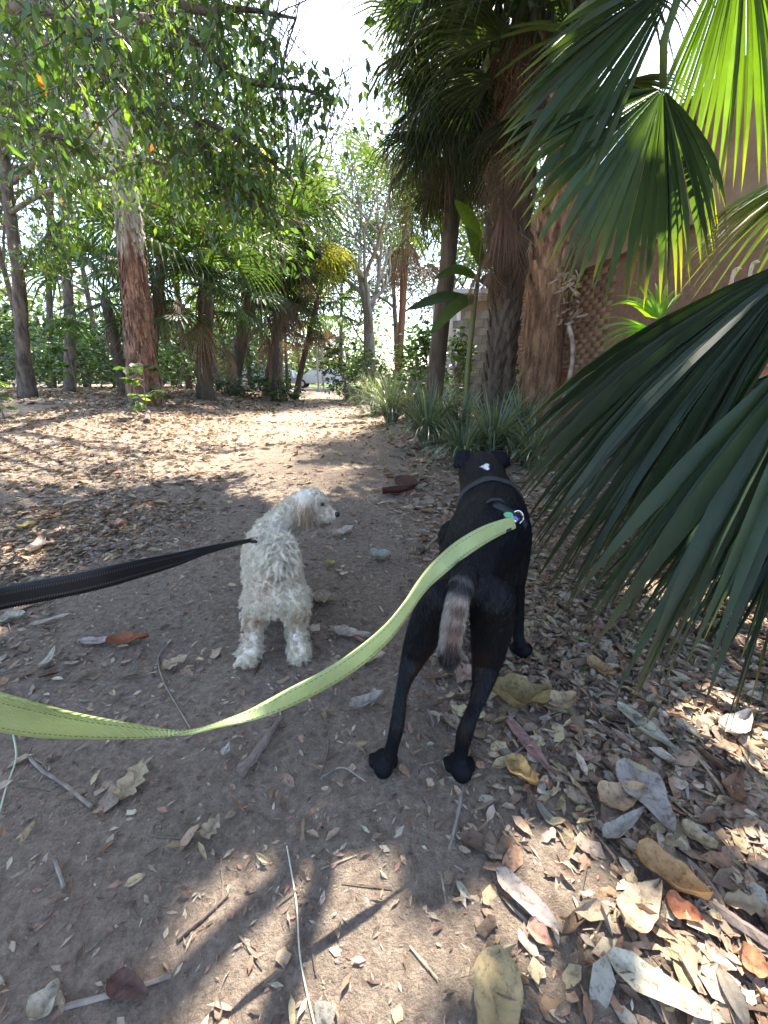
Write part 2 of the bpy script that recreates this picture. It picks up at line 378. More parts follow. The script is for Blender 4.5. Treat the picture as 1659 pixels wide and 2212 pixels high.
# parked car and poles by the road
def car(loc, rz, label, paint):
    root = thing('parked_car', label, 'car', loc, 'cars parked beyond the trees'); root.rotation_euler = (0, 0, rz)
    prof = [(-2.1, .35), (-2.15, .75), (-1.9, .95), (-1.1, 1.0), (-.55, 1.42), (.9, 1.45), (1.6, 1.0), (2.05, .92), (2.12, .4)]
    mb = MB(); V = []; n = len(prof)
    for sy in (-1, 1):
        for x, zz in prof: V.append((x, sy*(.86 if zz < 1.1 else .66), zz))
    F = [tuple(range(n))[::-1], tuple(range(n, 2*n))]+[(k, (k+1) % n, n+(k+1) % n, n+k) for k in range(n)]
    mb.add(V, F); mb.build('body', mat_plain('car_paint', paint, .25), root, False, True)
    gl = mat_plain('car_glass', (.03, .05, .08), .08)
    for sy in (-1, 1):
        mb = MB(); y0 = sy*.865; y1 = sy*.70
        mb.add([(-.95, sy*.80, 1.06), (1.3, sy*.80, 1.06), (.85, sy*.685, 1.38), (-.5, sy*.685, 1.38)], [(0, 1, 2, 3)]); mb.build('side_window', gl, root, False, True)
        for x in (-1.35, 1.35):
            w = MB(); w.tube([(x, sy*.7, .33), (x, sy*.90, .33)], [.33, .33], 16); tw = w.build('wheel', mat_plain('tyre', (.03, .03, .03), .8), root, False, True)
            w = MB(); w.tube([(x, sy*.895, .33), (x, sy*.91, .33)], [.2, .2], 12); w.build('rim', mat_plain('rim', (.5, .5, .52), .3, .8), tw, False, True)
    mb = MB(); mb.add([(-1.12, -.72, 1.02), (-1.12, .72, 1.02), (-.6, .6, 1.40), (-.6, -.6, 1.40)], [(0, 1, 2, 3)]); mb.build('windscreen', gl, root, False, True)
    return root
p = P(575, 812, 30.5); car((p.x, 30.6, float(gz(p.x, 30.6))+.06), 0.05, 'pale blue parked car glimpsed between the palm trunks', (.35, .45, .62))
p = P(640, 812, 31); car((p.x+1.6, 32.4, float(gz(p.x, 31))+.06), 0.02, 'white parked car glimpsed beside the bent slender trunk', (.75, .75, .75))
for u, lb in ((686, 'white pole nearer the leaning slender trunk at the far road'), (697, 'white pole on the right of its twin at the far road')):
    p = P(u, 800, 27.5); g = float(gz(p.x, 27.5)); r = thing('white_pole', lb, 'pole', (p.x, 27.5, g))
    mb = MB(); mb.tube([(p.x, 27.5, g-.1), (p.x, 27.5, g+2.5), (p.x, 27.5, g+4.6)], [.07, .06, .05], 10); mb.build('shaft', m_shed, r, True)
    mb = MB(); mb.box((p.x, 27.5, g+.06), (.14, .14, .06)); mb.build('base_plate', m_shed, r)
    mb = MB(); mb.tube([(p.x, 27.5, g+4.6), (p.x, 27.5, g+4.66)], [.07, .03], 10); mb.build('cap', m_shed, r)
# ================================================================== fan palm leaves
TS = [0.03, .2, .38, .52, .66, .8, .92, 1.0]
def fan_segments(hub, tips, n, fuse=.5, fold=.010, arch=0.05, droop=0.12, up=Vector((0, 0, 1)), jit=.02, ts=TS, wide=1.0):
    """n V-folded leaf segments from hub to tips interpolated through the tip control points"""
    hub = Vector(hub); T = spline([tuple(t) for t in tips], n+2)
    C = []
    for i in range(n+2):
        tip = Vector(T[i])+Vector((random.gauss(0, jit), random.gauss(0, jit), random.gauss(0, jit)))
        L = (tip-hub).length; row = []
        for t in ts:
            c = hub+(tip-hub)*t+up*(arch*L*math.sin(math.pi*t))-Vector((0, 0, droop*L*max(0, t-.55)**2*5))+Vector((0, 0, droop*L*.2*5*.2025*t))
            row.append(c)
        C.append(row)
    segs = []
    for i in range(1, n+1):
        V = []; F = []
        wf = None
        for k, t in enumerate(ts):
            c = C[i][k]; lm = (C[i-1][k]+c)/2-c; rm = (C[i+1][k]+c)/2-c
            if t <= fuse: q = 1.0
            else:
                q = ((1-t)/(1-fuse))**.8*fuse/t
            q = q*wide if t > fuse else q
            a = (rm-lm); a = a.normalized() if a.length > 1e-6 else Vector((1, 0, 0))
            d = (C[i][min(k+1, len(ts)-1)]-C[i][max(k-1, 0)]).normalized()
            nn = a.cross(d); 
            if nn.dot(up) < 0: nn = -nn
            fo = fold*min(1, t*4)*(q if t > fuse else 1)
            V += [c+lm*q-nn*fo, c+nn*fo, c+rm*q-nn*fo]
        for k in range(len(ts)-1):
            b = 3*k; F += [(b, b+1, b+4, b+3), (b+1, b+2, b+5, b+4)]
        segs.append((V, F))
    return segs
def petiole(mb, pts, r0, r1, col):
    pts = spline([tuple(p) for p in pts], 9); mb.tube(pts, list(np.linspace(r0, r1, 9)), 6, col)

def frond_proto(name, R, spread, n, droop, petl, col, var, mat, fuse=.45, bend=0.35, pcol=(.12, .17, .05)):
    """one joined fan frond, petiole from the origin along +X"""
    mb = MB(); hub = Vector((petl, 0, -bend*petl*.25))
    petiole(mb, [(0, 0, 0), (petl*.5, 0, .02*petl), hub], .018, .010, pcol)
    tips = []
    for k in range(9):
        a = -spread+2*spread*k/8; r = R*(1-.22*abs(a/spread)**2)
        tips.append(hub+Vector((math.cos(a)*r, math.sin(a)*r, -.12*R-.18*R*abs(math.sin(a)))))
    for V, F in fan_segments(hub, tips, n, fuse, .006, .10, droop, ts=[.03, .3, .5, .7, .87, 1.0], jit=R*.025):
        q = random.uniform(1-var, 1+var); mb.add(V, F, tuple(c*q for c in col))
    return mesh_np(name, mb.v, mb.f, np.array(mb.c))
GREEN = (.055, .10, .035); YEL = (.14, .145, .04); DEAD = (.30, .21, .14); GREYD = (.26, .215, .175)
FR_G = [frond_proto('frond', .72, 2.2, 26, d, .75, c, .3, M['palm'], .42) for d, c in ((.18, (.045, .08, .04)), (.35, (.038, .07, .038)), (.6, (.06, .10, .04)))]
FR_Y = [frond_proto('frond', .7, 2.0, 22, .6, .7, YEL, .35, M['palm'], .4)]
FR_D = [frond_proto('dead_frond', .85, .85, 30, .25, .55, c, .4, M['deadpalm'], .25, pcol=(.2, .14, .09)) for c in (DEAD, GREYD, (.20, .135, .095))]
FR_H = [frond_proto('frond', 1.0, .95, 34, .35, .6, c, .35, M['palm'], .3) for c in ((.026, .042, .026), (.036, .056, .028), (.055, .07, .028))]
for me in FR_G+FR_Y+FR_H: me.materials.append(M['palm'])
for me in FR_D: me.materials.append(M['deadpalm'])
def place_frond(nm, me, root, at, az, el, s, roll=0):
    o = link(nm, me, None, root); o.location = Vector(at)-root.location
    o.rotation_euler = (Matrix.Rotation(az, 3, 'Z') @ Matrix.Rotation(-el, 3, 'Y') @ Matrix.Rotation(roll, 3, 'X')).to_euler()
    o.scale = (s, s, s); return o
def trunk_mesh(mb, pts, rads, n=12, seg=22, wob=.05, flare=1.0):
    pp = spline([tuple(p) for p in pts], seg); rr = np.interp(np.linspace(0, len(rads)-1, seg), range(len(rads)), rads)
    ph = random.random()*9
    base = len(mb.v); mb.tube(pp, list(rr), n, None, 0)
    for k in range(base, len(mb.v)):
        q = Vector(mb.v[k]); i = (k-base)//n; c = Vector(pp[min(i, seg-1)]); d = q-c
        f = 1+wob*(2*float(fbm(math.atan2(d.y, d.x)*2+ph, q.z*2.2, 31))-1)*1.6
        mb.v[k] = tuple(c+d*f)
    return pp, rr
def boots(mb, pp, rr, rows, per, size, lo=0.0, hi=1.0):
    """stubs of old leaf bases round a palm trunk"""
    for r in range(rows):
        t = lo+(hi-lo)*r/rows; q = t*(len(pp)-1); i = min(int(q), len(pp)-2); c = Vector(pp[i]).lerp(Vector(pp[i+1]), q-i); ra = rr[i]
        for k in range(per):
            a = 2*math.pi*(k+.5*(r % 2)+random.uniform(-.2, .2))/per; d = Vector((math.cos(a), math.sin(a), 0)); s = Vector((-d.y, d.x, 0))
            h = size*random.uniform(.7, 1.3); w = size*.38; b = c+d*(ra*.9)
            V = [b-s*w, b+s*w, b+s*w*.7+d*h*.35+Vector((0, 0, h)), b-s*w*.7+d*h*.35+Vector((0, 0, h)), b+d*.6*w-Vector((0, 0, h*.2))]
            mb.add(V, [(0, 1, 2, 3), (0, 3, 4), (1, 4, 2), (4, 3, 2), (0, 4, 1)])
def palm(label, base, top, r0, r1, nfr, fs, group, bark='bark_dark', skirt=0, bootrows=14, eld=(-.5, 1.2), protos=None, dead=FR_D, sk=(-1.45, -1.1), boot=.11, skz=.5):
    base = Vector(base); top = Vector(top); root = thing('fan_palm', label, 'palm', base, group)
    mb = MB(); mid = (base*.5+top*.5)+Vector((random.uniform(-.06, .06), 0, 0))
    pp, rr = trunk_mesh(mb, [base-Vector((0, 0, .15)), base.lerp(mid, .3), mid, top], [r0*1.25, r0, (r0+r1)/2, r1], 12, 24, .05)
    mb.build('trunk', M[bark], root, True)
    if bootrows:
        mb = MB(); boots(mb, pp, rr, bootrows, 9, boot); tag(mb.build('leaf_bases', M[bark], root), None, None, None, 'stuff')
    protos = protos or FR_G
    for k in range(nfr):
        az = 2*math.pi*(k*.382)+random.uniform(-.3, .3); f = k/max(1, nfr-1); el = eld[1]+(eld[0]-eld[1])*f
        place_frond('frond', random.choice(protos), root, top+Vector((0, 0, .1-.25*f)), az, el+random.uniform(-.15, .15), fs*random.uniform(.85, 1.15), random.uniform(-.4, .4))
    for k in range(skirt):
        az = 2*math.pi*k*.382+random.uniform(-.3, .3); z = random.random()*skz
        place_frond('dead_frond', random.choice(dead), root, top.lerp(base, z*.5)+Vector((math.cos(az), math.sin(az), 0))*r1, az, random.uniform(*sk), fs*random.uniform(.8, 1.2), random.uniform(-1, 1))
    return root
# ---- left-hand palms
LG = 'fan palms left of the path'
b = GND(443, 862); palm('fan palm with short black stubbly trunk left of the path', b, P(450, 605, b.y), .20, .18, 22, 1.5, LG, skirt=5, protos=FR_G+FR_G+FR_Y, boot=.13)
b2 = GND(500, 850); palm('leaning dark trunked fan palm beside the stubbly black trunked palm', b2, P(552, 590, b2.y), .24, .18, 22, 1.65, LG, skirt=4, boot=.13)
b3 = GND(588, 858); palm('fan palm with straight reddish trunk and rusty dead skirt', b3, P(600, 675, b3.y), .19, .16, 9, 1.7, LG, 'bark_red', skirt=9, bootrows=0, sk=(-1.0, -.2), eld=(-.1, 1.0), dead=[FR_D[0]])
b4 = GND(637, 862); palm('slender bent fan palm leaning right at the path edge', b4, P(688, 640, b4.y), .13, .11, 15, 1.6, LG, 'bark_dark', skirt=4, bootrows=0, protos=FR_G+FR_Y)
p = P(350, 555, 10.5); q_ = P(318, 830, 10.5); palm('fan palm crown behind the red trunked gum', (q_.x, 10.5, float(gz(q_.x, 10.5))), (p.x, 10.5, p.z), .12, .11, 16, 1.5, LG, bootrows=10, skirt=3, boot=.1)
p = P(225, 640, 11.5); palm('low dark fan palm on the left edge of the red trunked gum', (p.x, 11.5, float(gz(p.x, 11.5))), (p.x, 11.5, p.z), .14, .12, 14, 1.2, LG, bootrows=8, skirt=2, boot=.1)
p = P(610, 500, 15); palm('tall pale green fan palm behind the leaning palms', (p.x-.8, 15, float(gz(p.x-.8, 15))), (p.x, 15, p.z), .11, .09, 18, 1.9, LG, bootrows=0, skirt=4, protos=FR_G+FR_Y)
p = P(690, 560, 17); palm('yellowing far fan palm at the left path edge', (p.x-2.6, 17, float(gz(p.x-2.6, 17))), (p.x-1.2, 17, p.z), .14, .11, 16, 1.35, LG, bootrows=0, skirt=3, protos=FR_G)
# ---- right-hand tall palms
RG = 'tall palms right of the path'
b = GND(933, 892)
t1 = P(1000, 200, b.y); r = palm('tall dark palm with slender trunk and long hanging green fronds', b, t1+Vector((0, 0, 1.2)), .17, .13, 26, 1.35, RG, 'bark_dark', skirt=0, bootrows=0, protos=FR_H+FR_G[:1], eld=(-1.3, .9))
for k in range(84):                                                     # its long skirt of green hanging fronds
    az = 2*math.pi*k*.382; z = random.random()
    c = t1+Vector((0, 0, 1.7-2.15*z)); a = c+Vector((math.cos(az), math.sin(az), 0))*random.uniform(.15, .8)*(1-.2*z)
    place_frond('hanging_frond', random.choice(FR_H+FR_H+[FR_D[2]]), r, a, az, random.uniform(-1.5, -.75), random.uniform(.95, 1.35), random.uniform(-.8, .8))
b = GND(1068, 905); t2 = P(1140, 60, b.y)
r = palm('thick palm with brown dead frond skirt hugging its trunk', b, t2+Vector((0, 0, 1.0)), .23, .17, 16, 1.4, RG, 'bark_dark', skirt=0, bootrows=40, protos=FR_H+FR_G, eld=(-.9, 1.0), boot=.17)
for k in range(70):
    az = 2*math.pi*k*.382; z = k/70
    c = (t2+Vector((0, 0, .8))).lerp(P(1088, 545, b.y), z); a = c+Vector((math.cos(az), math.sin(az), 0))*random.uniform(.10, .32)
    place_frond('dead_frond', random.choice(FR_D), r, a, az, random.uniform(-1.55, -1.3), random.uniform(.75, 1.15)*(1.1-.35*z), random.uniform(-1, 1))
b = GND(858, 850); palm('thin straight brown palm trunk beside the far shrubs', b, P(880, 440, b.y), .17, .15, 14, 2.2, RG, 'bark_red', skirt=10, bootrows=0, protos=FR_G, dead=[FR_D[0], FR_D[2]], sk=(-1.5, -.9))
# ---- shaggy fibrous palm trunk
b = Vector((2.13, 5.45, float(gz(2.13, 5.45)))); top = P(1225, 150, 5.45)
sp_ = thing('shaggy_palm', 'thick shaggy palm trunk wrapped in torn orange brown fibre', 'palm', b, RG)
mb = MB(); pp, rr = trunk_mesh(mb, [b-Vector((0, 0, .1)), P(1172, 760, 5.45), P(1190, 600, 5.45), P(1215, 400, 5.45), top], [.27, .225, .25, .17, .15], 16, 44, .16); mb.build('trunk', M['fibre'], sp_, True)
mb = MB(); boots(mb, pp, rr, 16, 7, .16, .42, .98); tag(mb.build('leaf_bases', M['fibre'], sp_), None, None, None, 'stuff')
V = []; F = []
for k in range(3200):                                                    # loose fibres
    t = random.uniform(.05, .75); q = t*(len(pp)-1); i = int(q); c = Vector(pp[i]).lerp(Vector(pp[i+1]), q-i); a = random.uniform(0, 2*math.pi)
    d = Vector((math.cos(a), math.sin(a), 0)); s = Vector((-d.y, d.x, 0)); o_ = c+d*(rr[i]*1.0); L = random.uniform(.05, .22); w = .0045
    m1 = o_+d*random.uniform(.0, .03)+s*random.uniform(-.03, .03)-Vector((0, 0, L*.5)); m2 = m1+d*random.uniform(-.01, .03)+s*random.uniform(-.03, .03)-Vector((0, 0, L*.5))
    n = len(V); V += [o_-s*w, o_+s*w, m1-s*w, m1+s*w, m2]; F += [(n, n+1, n+3, n+2), (n+2, n+3, n+4)]
tag(link('loose_fibre', mesh_np('loose_fibre', off(V, sp_), F), M['fibre'], sp_), None, None, None, 'stuff')
m_torn = mat_noise('torn_sheath', [(.3, (.16, .10, .07)), (.7, (.42, .33, .27))], 9, rough=.8, bstr=.5)
for k in range(46):                                                      # curled torn sheaths
    u = random.uniform(1205, 1250); v = random.uniform(585, 700); c = P(u, v, 5.16+random.uniform(-.06, .12)); mb = MB(); a = random.uniform(0, 6.28); L = random.uniform(.08, .22); w = random.uniform(.004, .016)
    dirs = Vector((math.cos(a), -.3, math.sin(a)*.6-.3)).normalized(); s = dirs.cross(Vector((0, 1, .2))).normalized(); pv = []
    cur = c
    for q in range(7):
        ww = w*(1-.6*abs(q/6-.3)); pv += [cur-s*ww, cur+s*ww]; dirs = (Matrix.Rotation(random.uniform(-.1, .75), 3, s) @ dirs); cur = cur+dirs*(L/6)
    mb.add(pv, [(2*q, 2*q+1, 2*q+3, 2*q+2) for q in range(6)]); mb.build('torn_sheath', m_torn, sp_, True)
mb = MB(); mb.tube(spline([P(1228, 700, 5.2), P(1238, 760, 5.15), P(1226, 830, 5.2), P(1210, 880, 5.2)], 12), [.02, .028, .03, .026, .028, .024, .026, .022, .024, .02, .018, .012], 7, None, .25); mb.build('hanging_strip', m_torn, sp_, True)
for k in range(12):
    az = 2*math.pi*k*.382; place_frond('frond', random.choice(FR_H), sp_, top+Vector((0, 0, .3)), az, random.uniform(-.6, .9), 1.3, 0)
# dead folded fan on the palm right of the slender dark palm
dp = P(1092, 440, 6.4)
# ================================================================== big fan palm in the right foreground
fp = thing('big_fan_palm', 'large fan palm with broad pleated leaves filling the right foreground', 'palm', (1.75, 1.75, float(gz(1.75, 1.75))))
PG = (.042, .078, .038); PG_SUNLIT = (.085, .16, .022)
def big_frond(hub, tips, n, col, stem, fuse=.55, fold=.009, arch=.04, droop=.06, up=Vector((-.2, -.5, .8)), wide=1.0, jit=.015, var=.25, ycol=None, mat='palm', ymix=0):
    hub = Vector(hub); fr = MB(); stem = [Vector(s) for s in stem]
    petiole(fr, stem+[hub], .019, .012, (.10, .14, .045)); root = fr.build('frond', M[mat], fp, True)
    rl = np.array(fp.location)
    for V, F in fan_segments(hub, tips, n, fuse, fold, arch, droop, up.normalized(), jit, wide=wide):
        q = random.uniform(1-var, 1+var); c = np.array([[k*q for k in (ycol if ycol and random.random() < ymix else col)]]*len(V))
        if ycol:
            tipw = np.clip((np.repeat(TS, 3)-random.uniform(.7, .93))/.2, 0, 1)[:, None]; c = c*(1-tipw*.7)+np.array(ycol)[None]*tipw*.7
        link('leaf_segment', mesh_np('leaf_segment', np.array([list(p) for p in V])-rl, F, c), M[mat], root)
heart = Vector((1.75, 1.75, .55))
# A: upper frond with curved rib, seen dark from below, tips hanging
A_tips = [P(1085, 250, 1.78), P(1075, 330, 1.71), P(1100, 400, 1.74), P(1165, 520, 1.78), P(1230, 610, 1.86), P(1300, 625, 1.94), P(1370, 640, 1.98), P(1440, 640, 2.02), P(1495, 590, 2.05), P(1530, 545, 2.09), P(1560, 475, 2.17), P(1575, 400, 2.17)]
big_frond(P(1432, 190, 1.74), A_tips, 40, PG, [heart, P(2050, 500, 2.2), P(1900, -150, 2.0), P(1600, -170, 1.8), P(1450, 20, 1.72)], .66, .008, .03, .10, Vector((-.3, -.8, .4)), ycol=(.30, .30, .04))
A2 = [P(1240, -60, 1.55), P(1150, 120, 1.58), P(1090, 230, 1.63), P(1085, 330, 1.71), P(1150, 420, 1.78), P(1260, 480, 1.78)]
big_frond(P(1470, -60, 1.63), A2, 22, PG, [heart, P(2050, 450, 2.2), P(1850, -260, 1.9), P(1600, -220, 1.7)], .66, .008, .02, .06, Vector((-.3, -.8, .4)), ycol=(.22, .26, .05))
# B: frond behind A on the upper right, sunlight put into its brighter green
B_tips = [P(1395, 230, 2.13), P(1400, 330, 2.13), P(1440, 380, 2.13), P(1500, 400, 2.13), P(1560, 395, 2.13), P(1625, 395, 2.10), P(1700, 380, 2.06), P(1800, 330, 2.06)]
big_frond(P(1610, -190, 2.06), B_tips, 24, PG_SUNLIT, [heart, P(2100, 400, 2.4), P(1950, -200, 2.3), P(1750, -300, 2.15)], .62, .008, .03, .03, Vector((-.2, -.8, .4)), wide=1.0, ycol=(.30, .32, .04))
# C: yellow-green frond at the right edge
C_tips = [P(1660, 395, 2.10), P(1560, 450, 2.10), P(1500, 500, 2.10), P(1452, 560, 2.10), P(1470, 590, 2.07), P(1510, 610, 2.04), P(1560, 620, 2.03), P(1640, 640, 2.03)]
big_frond(P(1790, 350, 2.10), C_tips, 22, (.11, .16, .022), [heart, P(1900, 500, 2.1)], .45, .007, .04, .12, Vector((-.3, -.3, .9)), ycol=(.32, .30, .04))
# D: the great frond sweeping down to the left, top side dark
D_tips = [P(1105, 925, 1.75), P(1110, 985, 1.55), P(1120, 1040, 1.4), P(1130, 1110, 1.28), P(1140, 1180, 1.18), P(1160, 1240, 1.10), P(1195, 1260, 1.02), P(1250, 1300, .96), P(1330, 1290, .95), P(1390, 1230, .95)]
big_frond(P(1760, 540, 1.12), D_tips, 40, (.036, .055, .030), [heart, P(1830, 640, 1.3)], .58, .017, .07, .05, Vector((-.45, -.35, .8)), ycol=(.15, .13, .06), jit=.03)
D2_tips = [P(1150, 860, 1.9), P(1160, 960, 1.7), P(1180, 1080, 1.55), P(1230, 1180, 1.4), P(1290, 1260, 1.3), P(1360, 1330, 1.2)]
big_frond(P(1760, 620, 1.35), D2_tips, 18, PG, [heart, P(1800, 700, 1.45)], .55, .010, .05, .06, Vector((-.45, -.3, .8)), ycol=(.10, .14, .04))
# E: nearest frond, right edge, segments hanging down to the left
E_tips = [P(1235, 1255, .92), P(1275, 1370, .80), P(1335, 1410, .72), P(1395, 1480, .66), P(1450, 1430, .63), P(1520, 1490, .60), P(1580, 1520, .58), P(1660, 1500, .57), P(1780, 1450, .56)]
big_frond(P(1800, 700, .86), E_tips, 26, (.052, .080, .044), [heart, P(1850, 800, 1.05)], .55, .016, .06, .08, Vector((-.4, -.5, .7)), ycol=(.17, .14, .07), wide=1.1, jit=.025)
F_tips = [P(1330, 1240, 1.15), P(1330, 1330, 1.05), P(1390, 1390, .98), P(1480, 1400, .92), P(1580, 1390, .88), P(1700, 1380, .85)]
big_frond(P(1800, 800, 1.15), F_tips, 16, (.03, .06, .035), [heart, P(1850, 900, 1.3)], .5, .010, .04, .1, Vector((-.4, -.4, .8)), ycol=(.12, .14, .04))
for hubp, tp in ((P(1780, 900, 1.45), [P(1250, 1100, 1.7), P(1260, 1220, 1.5), P(1330, 1290, 1.4), P(1420, 1330, 1.3), P(1540, 1360, 1.2), P(1680, 1350, 1.15)]), (P(1800, 760, 1.7), [P(1200, 1010, 2.1), P(1250, 1120, 1.9), P(1330, 1210, 1.75), P(1430, 1270, 1.6), P(1560, 1300, 1.5), P(1700, 1300, 1.4)]), (P(1820, 1000, 1.2), [P(1400, 1250, 1.35), P(1420, 1330, 1.2), P(1500, 1380, 1.1), P(1600, 1400, 1.0), P(1720, 1400, .95)])):  # extra low fronds added, darker green to deepen the shade beneath the palm
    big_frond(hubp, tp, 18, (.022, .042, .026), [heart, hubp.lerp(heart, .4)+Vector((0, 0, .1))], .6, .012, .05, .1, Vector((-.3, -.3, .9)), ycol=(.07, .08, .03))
# bare stalks added out of view to throw the line shadows on the path
def sunpt(u, v, hz):
    g = GND(u, v); return g+SUN*(hz/SUN.z)
for (a1, a2, hz) in (((700, 1880), (560, 2300), 2.5), ((612, 1905), (300, 2200), 2.5)):
    q1 = sunpt(*a1, hz); q2 = sunpt(*a2, hz-.15); mb = MB(); ext = q2+(q2-q1)*.15
    st = [heart+Vector((.05, 0, .1)), Vector((2.4, 1.7, 1.7)), Vector((1.9, 1.85, 2.7)), Vector((1.0, 2.15, 2.95)), q1+(q1-q2)*.4, q1, q2, ext]
    mb.tube(spline(st, 30), list(np.linspace(.028, .026, 30)), 7, (.10, .14, .045)); mb.build('added_shadow_stalk', M['palm'], fp, True)
mb = MB(); pp, rr = trunk_mesh(mb, [(1.75, 1.75, -.1), (1.75, 1.75, .2), (1.76, 1.76, .62)], [.16, .15, .12], 12, 12, .08); mb.build('trunk', M['bark_dark'], fp, True)
mb = MB(); boots(mb, pp, rr, 9, 9, .12); tag(mb.build('leaf_bases', M['fibre'], fp), None, None, None, 'stuff')
# pale dry curls on top of the great frond
for k, (u, v, Y) in enumerate(((1578, 575, 1.25), (1618, 560, 1.25))):
    mb = MB(); a = P(u, v+75, Y); b_ = P(u+8, v+20, Y); c_ = P(u+16, v+2, Y); d_ = P(u+24, v+6, Y+.03); s = Vector((.010, 0, .003)); pv = []
    for q in spline([a, b_, c_, d_], 9): pv += [Vector(q)-s, Vector(q)+s+Vector((0, .01, 0))]
    mb.add(pv, [(2*q, 2*q+1, 2*q+3, 2*q+2) for q in range(8)], (.40, .37, .31)); mb.build('dry_strip', M['litter'], fp, True)
# small lady palm leaves, sunlit
lp = thing('lady_palm', 'small bright green finger leaved palm in front of the orange wall', 'palm', (2.05, 2.3, float(gz(2.05, 2.3))))
lpc = (.15, .30, .025)
for hub, tips in ((P(1425, 690, 2.2), [P(1310, 697, 2.1), P(1330, 655, 2.1), P(1352, 635, 2.15), P(1385, 618, 2.2), P(1415, 622, 2.25), P(1445, 612, 2.3), P(1475, 632, 2.35), P(1505, 640, 2.35)]),
                  (P(1415, 715, 2.0), [P(1306, 694, 2.0), P(1308, 705, 2.0), P(1322, 728, 1.95), P(1308, 748, 1.95), P(1330, 752, 1.9), P(1362, 748, 1.9)])):
    fr = MB(); petiole(fr, [Vector((2.05, 2.3, .2)), Vector((1.8, 2.3, .9)), hub], .006, .004, lpc); root = fr.build('leaf', M['palm'], lp, True)
    for V, F in fan_segments(hub, [hub+(t_-hub)*1.18 for t_ in tips], 9, .16, .004, .10, .06, Vector((-.3, -.3, .9)).normalized(), .012, wide=2.7):
        link('leaflet', mesh_np('leaflet', np.array([list(p) for p in V])-np.array(lp.location), F, np.array([lpc]*len(V))*random.uniform(.85, 1.2)), M['palm'], root)
mb = MB(); mb.tube([(2.05, 2.3, -.05), (2.03, 2.3, .12), (2.05, 2.3, .22)], [.02, .018, .014], 8); mb.build('stem', M['fibre'], lp, True)
# ================================================================== trees
def leaf_cloud(pts, size, var, cols, down=.5, flat=.3, aspect=.35, tmpl=(LEAF3_V, LEAF_TRI), rng=RNG):
    n = len(pts); d = rng.normal(size=(n, 3)); d[:, 2] = d[:, 2]*.5-down; d = unit(d)
    R = rotmats(d, rng.normal(0, flat*3, n)); s = size*(1+var*(rng.random(n)*2-1)); S = np.stack([s, s*aspect, s*aspect], 1)
    cols = np.array(cols); C = cols[rng.integers(0, len(cols), n)]*(.7+.6*rng.random((n, 1)))
    return scatter(tmpl[0], tmpl[1], pts, R, S, C)
def limb(mb, p, d, L, r, depth, tips, spread=.6, up=.15, n=6, ratio=.68):
    pts = [Vector(p)]; dd = Vector(d).normalized(); seg = 5
    for k in range(seg):
        dd = (dd+Vector((random.gauss(0, .16), random.gauss(0, .16), random.gauss(0, .12)+up*.3))).normalized(); pts.append(pts[-1]+dd*(L/seg))
    mb.tube(pts, list(np.linspace(r, r*.62, seg+1)), n, None, 0, False)
    if depth == 0: tips.append(pts[-1]); tips.append(pts[-2]); tips.append(pts[-3]); return
    for k in range(random.choice((2, 2, 3))):
        e = (dd+Vector((random.gauss(0, spread), random.gauss(0, spread), random.gauss(0, spread*.6)+up))).normalized()
        limb(mb, pts[-1 if k == 0 else random.choice((-1, -2, -3))], e, L*random.uniform(ratio-.1, ratio+.12), r*.62, depth-1, tips, spread, up, max(4, n-1), ratio)
G_MID = [(.055, .10, .032), (.08, .13, .04), (.04, .078, .028), (.11, .16, .045), (.07, .105, .045)]
G_DARK = [(.025, .055, .018), (.04, .08, .022), (.055, .095, .025)]
G_PALE = [(.10, .15, .05), (.14, .18, .06), (.08, .13, .035), (.18, .19, .05)]
def tree(name, label, base, trunk, rads, bark, depth, L, nleaf, lsize, cols, group=None, spread=.6, up=.15, lim=3, clump=.45, aspect=.35, skyfree=True, seg=20, at=None, wob=.06):
    base = Vector(base); root = thing(name, label, 'tree', base, group)
    mb = MB(); pp, rr = trunk_mesh(mb, trunk, rads, 12, seg, wob); mb.build('trunk', M[bark], root, True)
    tips = []; mb = MB()
    for k in range(lim):
        t = (at[k] if at else random.uniform(.65, 1)) if k else 1.0; i = min(int(t*(len(pp)-1)), len(pp)-1)
        a = random.uniform(0, 6.28) if k else random.uniform(0, 6.28); d = Vector((math.cos(a)*spread*1.3, math.sin(a)*spread*1.3, .6+random.random()*.6))
        limb(mb, Vector(pp[i]), d, L, rr[i]*.62, depth, tips, spread, up)
    if mb.v: mb.build('branches', M[bark], root, True)
    if nleaf:
        T = np.array([list(t) for t in tips]); q = RNG.integers(0, len(T), nleaf)
        pts = T[q]+RNG.normal(0, clump, (nleaf, 3))
        if skyfree:
            uu, vv = proj(pts); ok = ~((uu > 590) & (uu < 785) & (vv < 250+60*np.sin(uu*.05)) & (pts[:, 1] > 0) & (pts[:, 1] < 60)); pts = pts[ok]
        v_, f_, c_ = leaf_cloud(pts, lsize, .4, cols, .35, .4, aspect)
        tag(link('crown', mesh_np('crown', off(v_, root), f_, c_), M['leaf'], root), None, None, None, 'stuff')
    return root
SN = np.array(SUN)/SUN.z
def inside(u, v, poly):
    c = np.zeros(u.shape, bool); n = len(poly); j = n-1
    for i in range(n):
        xi, yi = poly[i]; xj, yj = poly[j]
        c ^= ((yi > v) != (yj > v)) & (u < (xj-xi)*(v-yi)/(yj-yi+1e-9)+xi); j = i
    return c
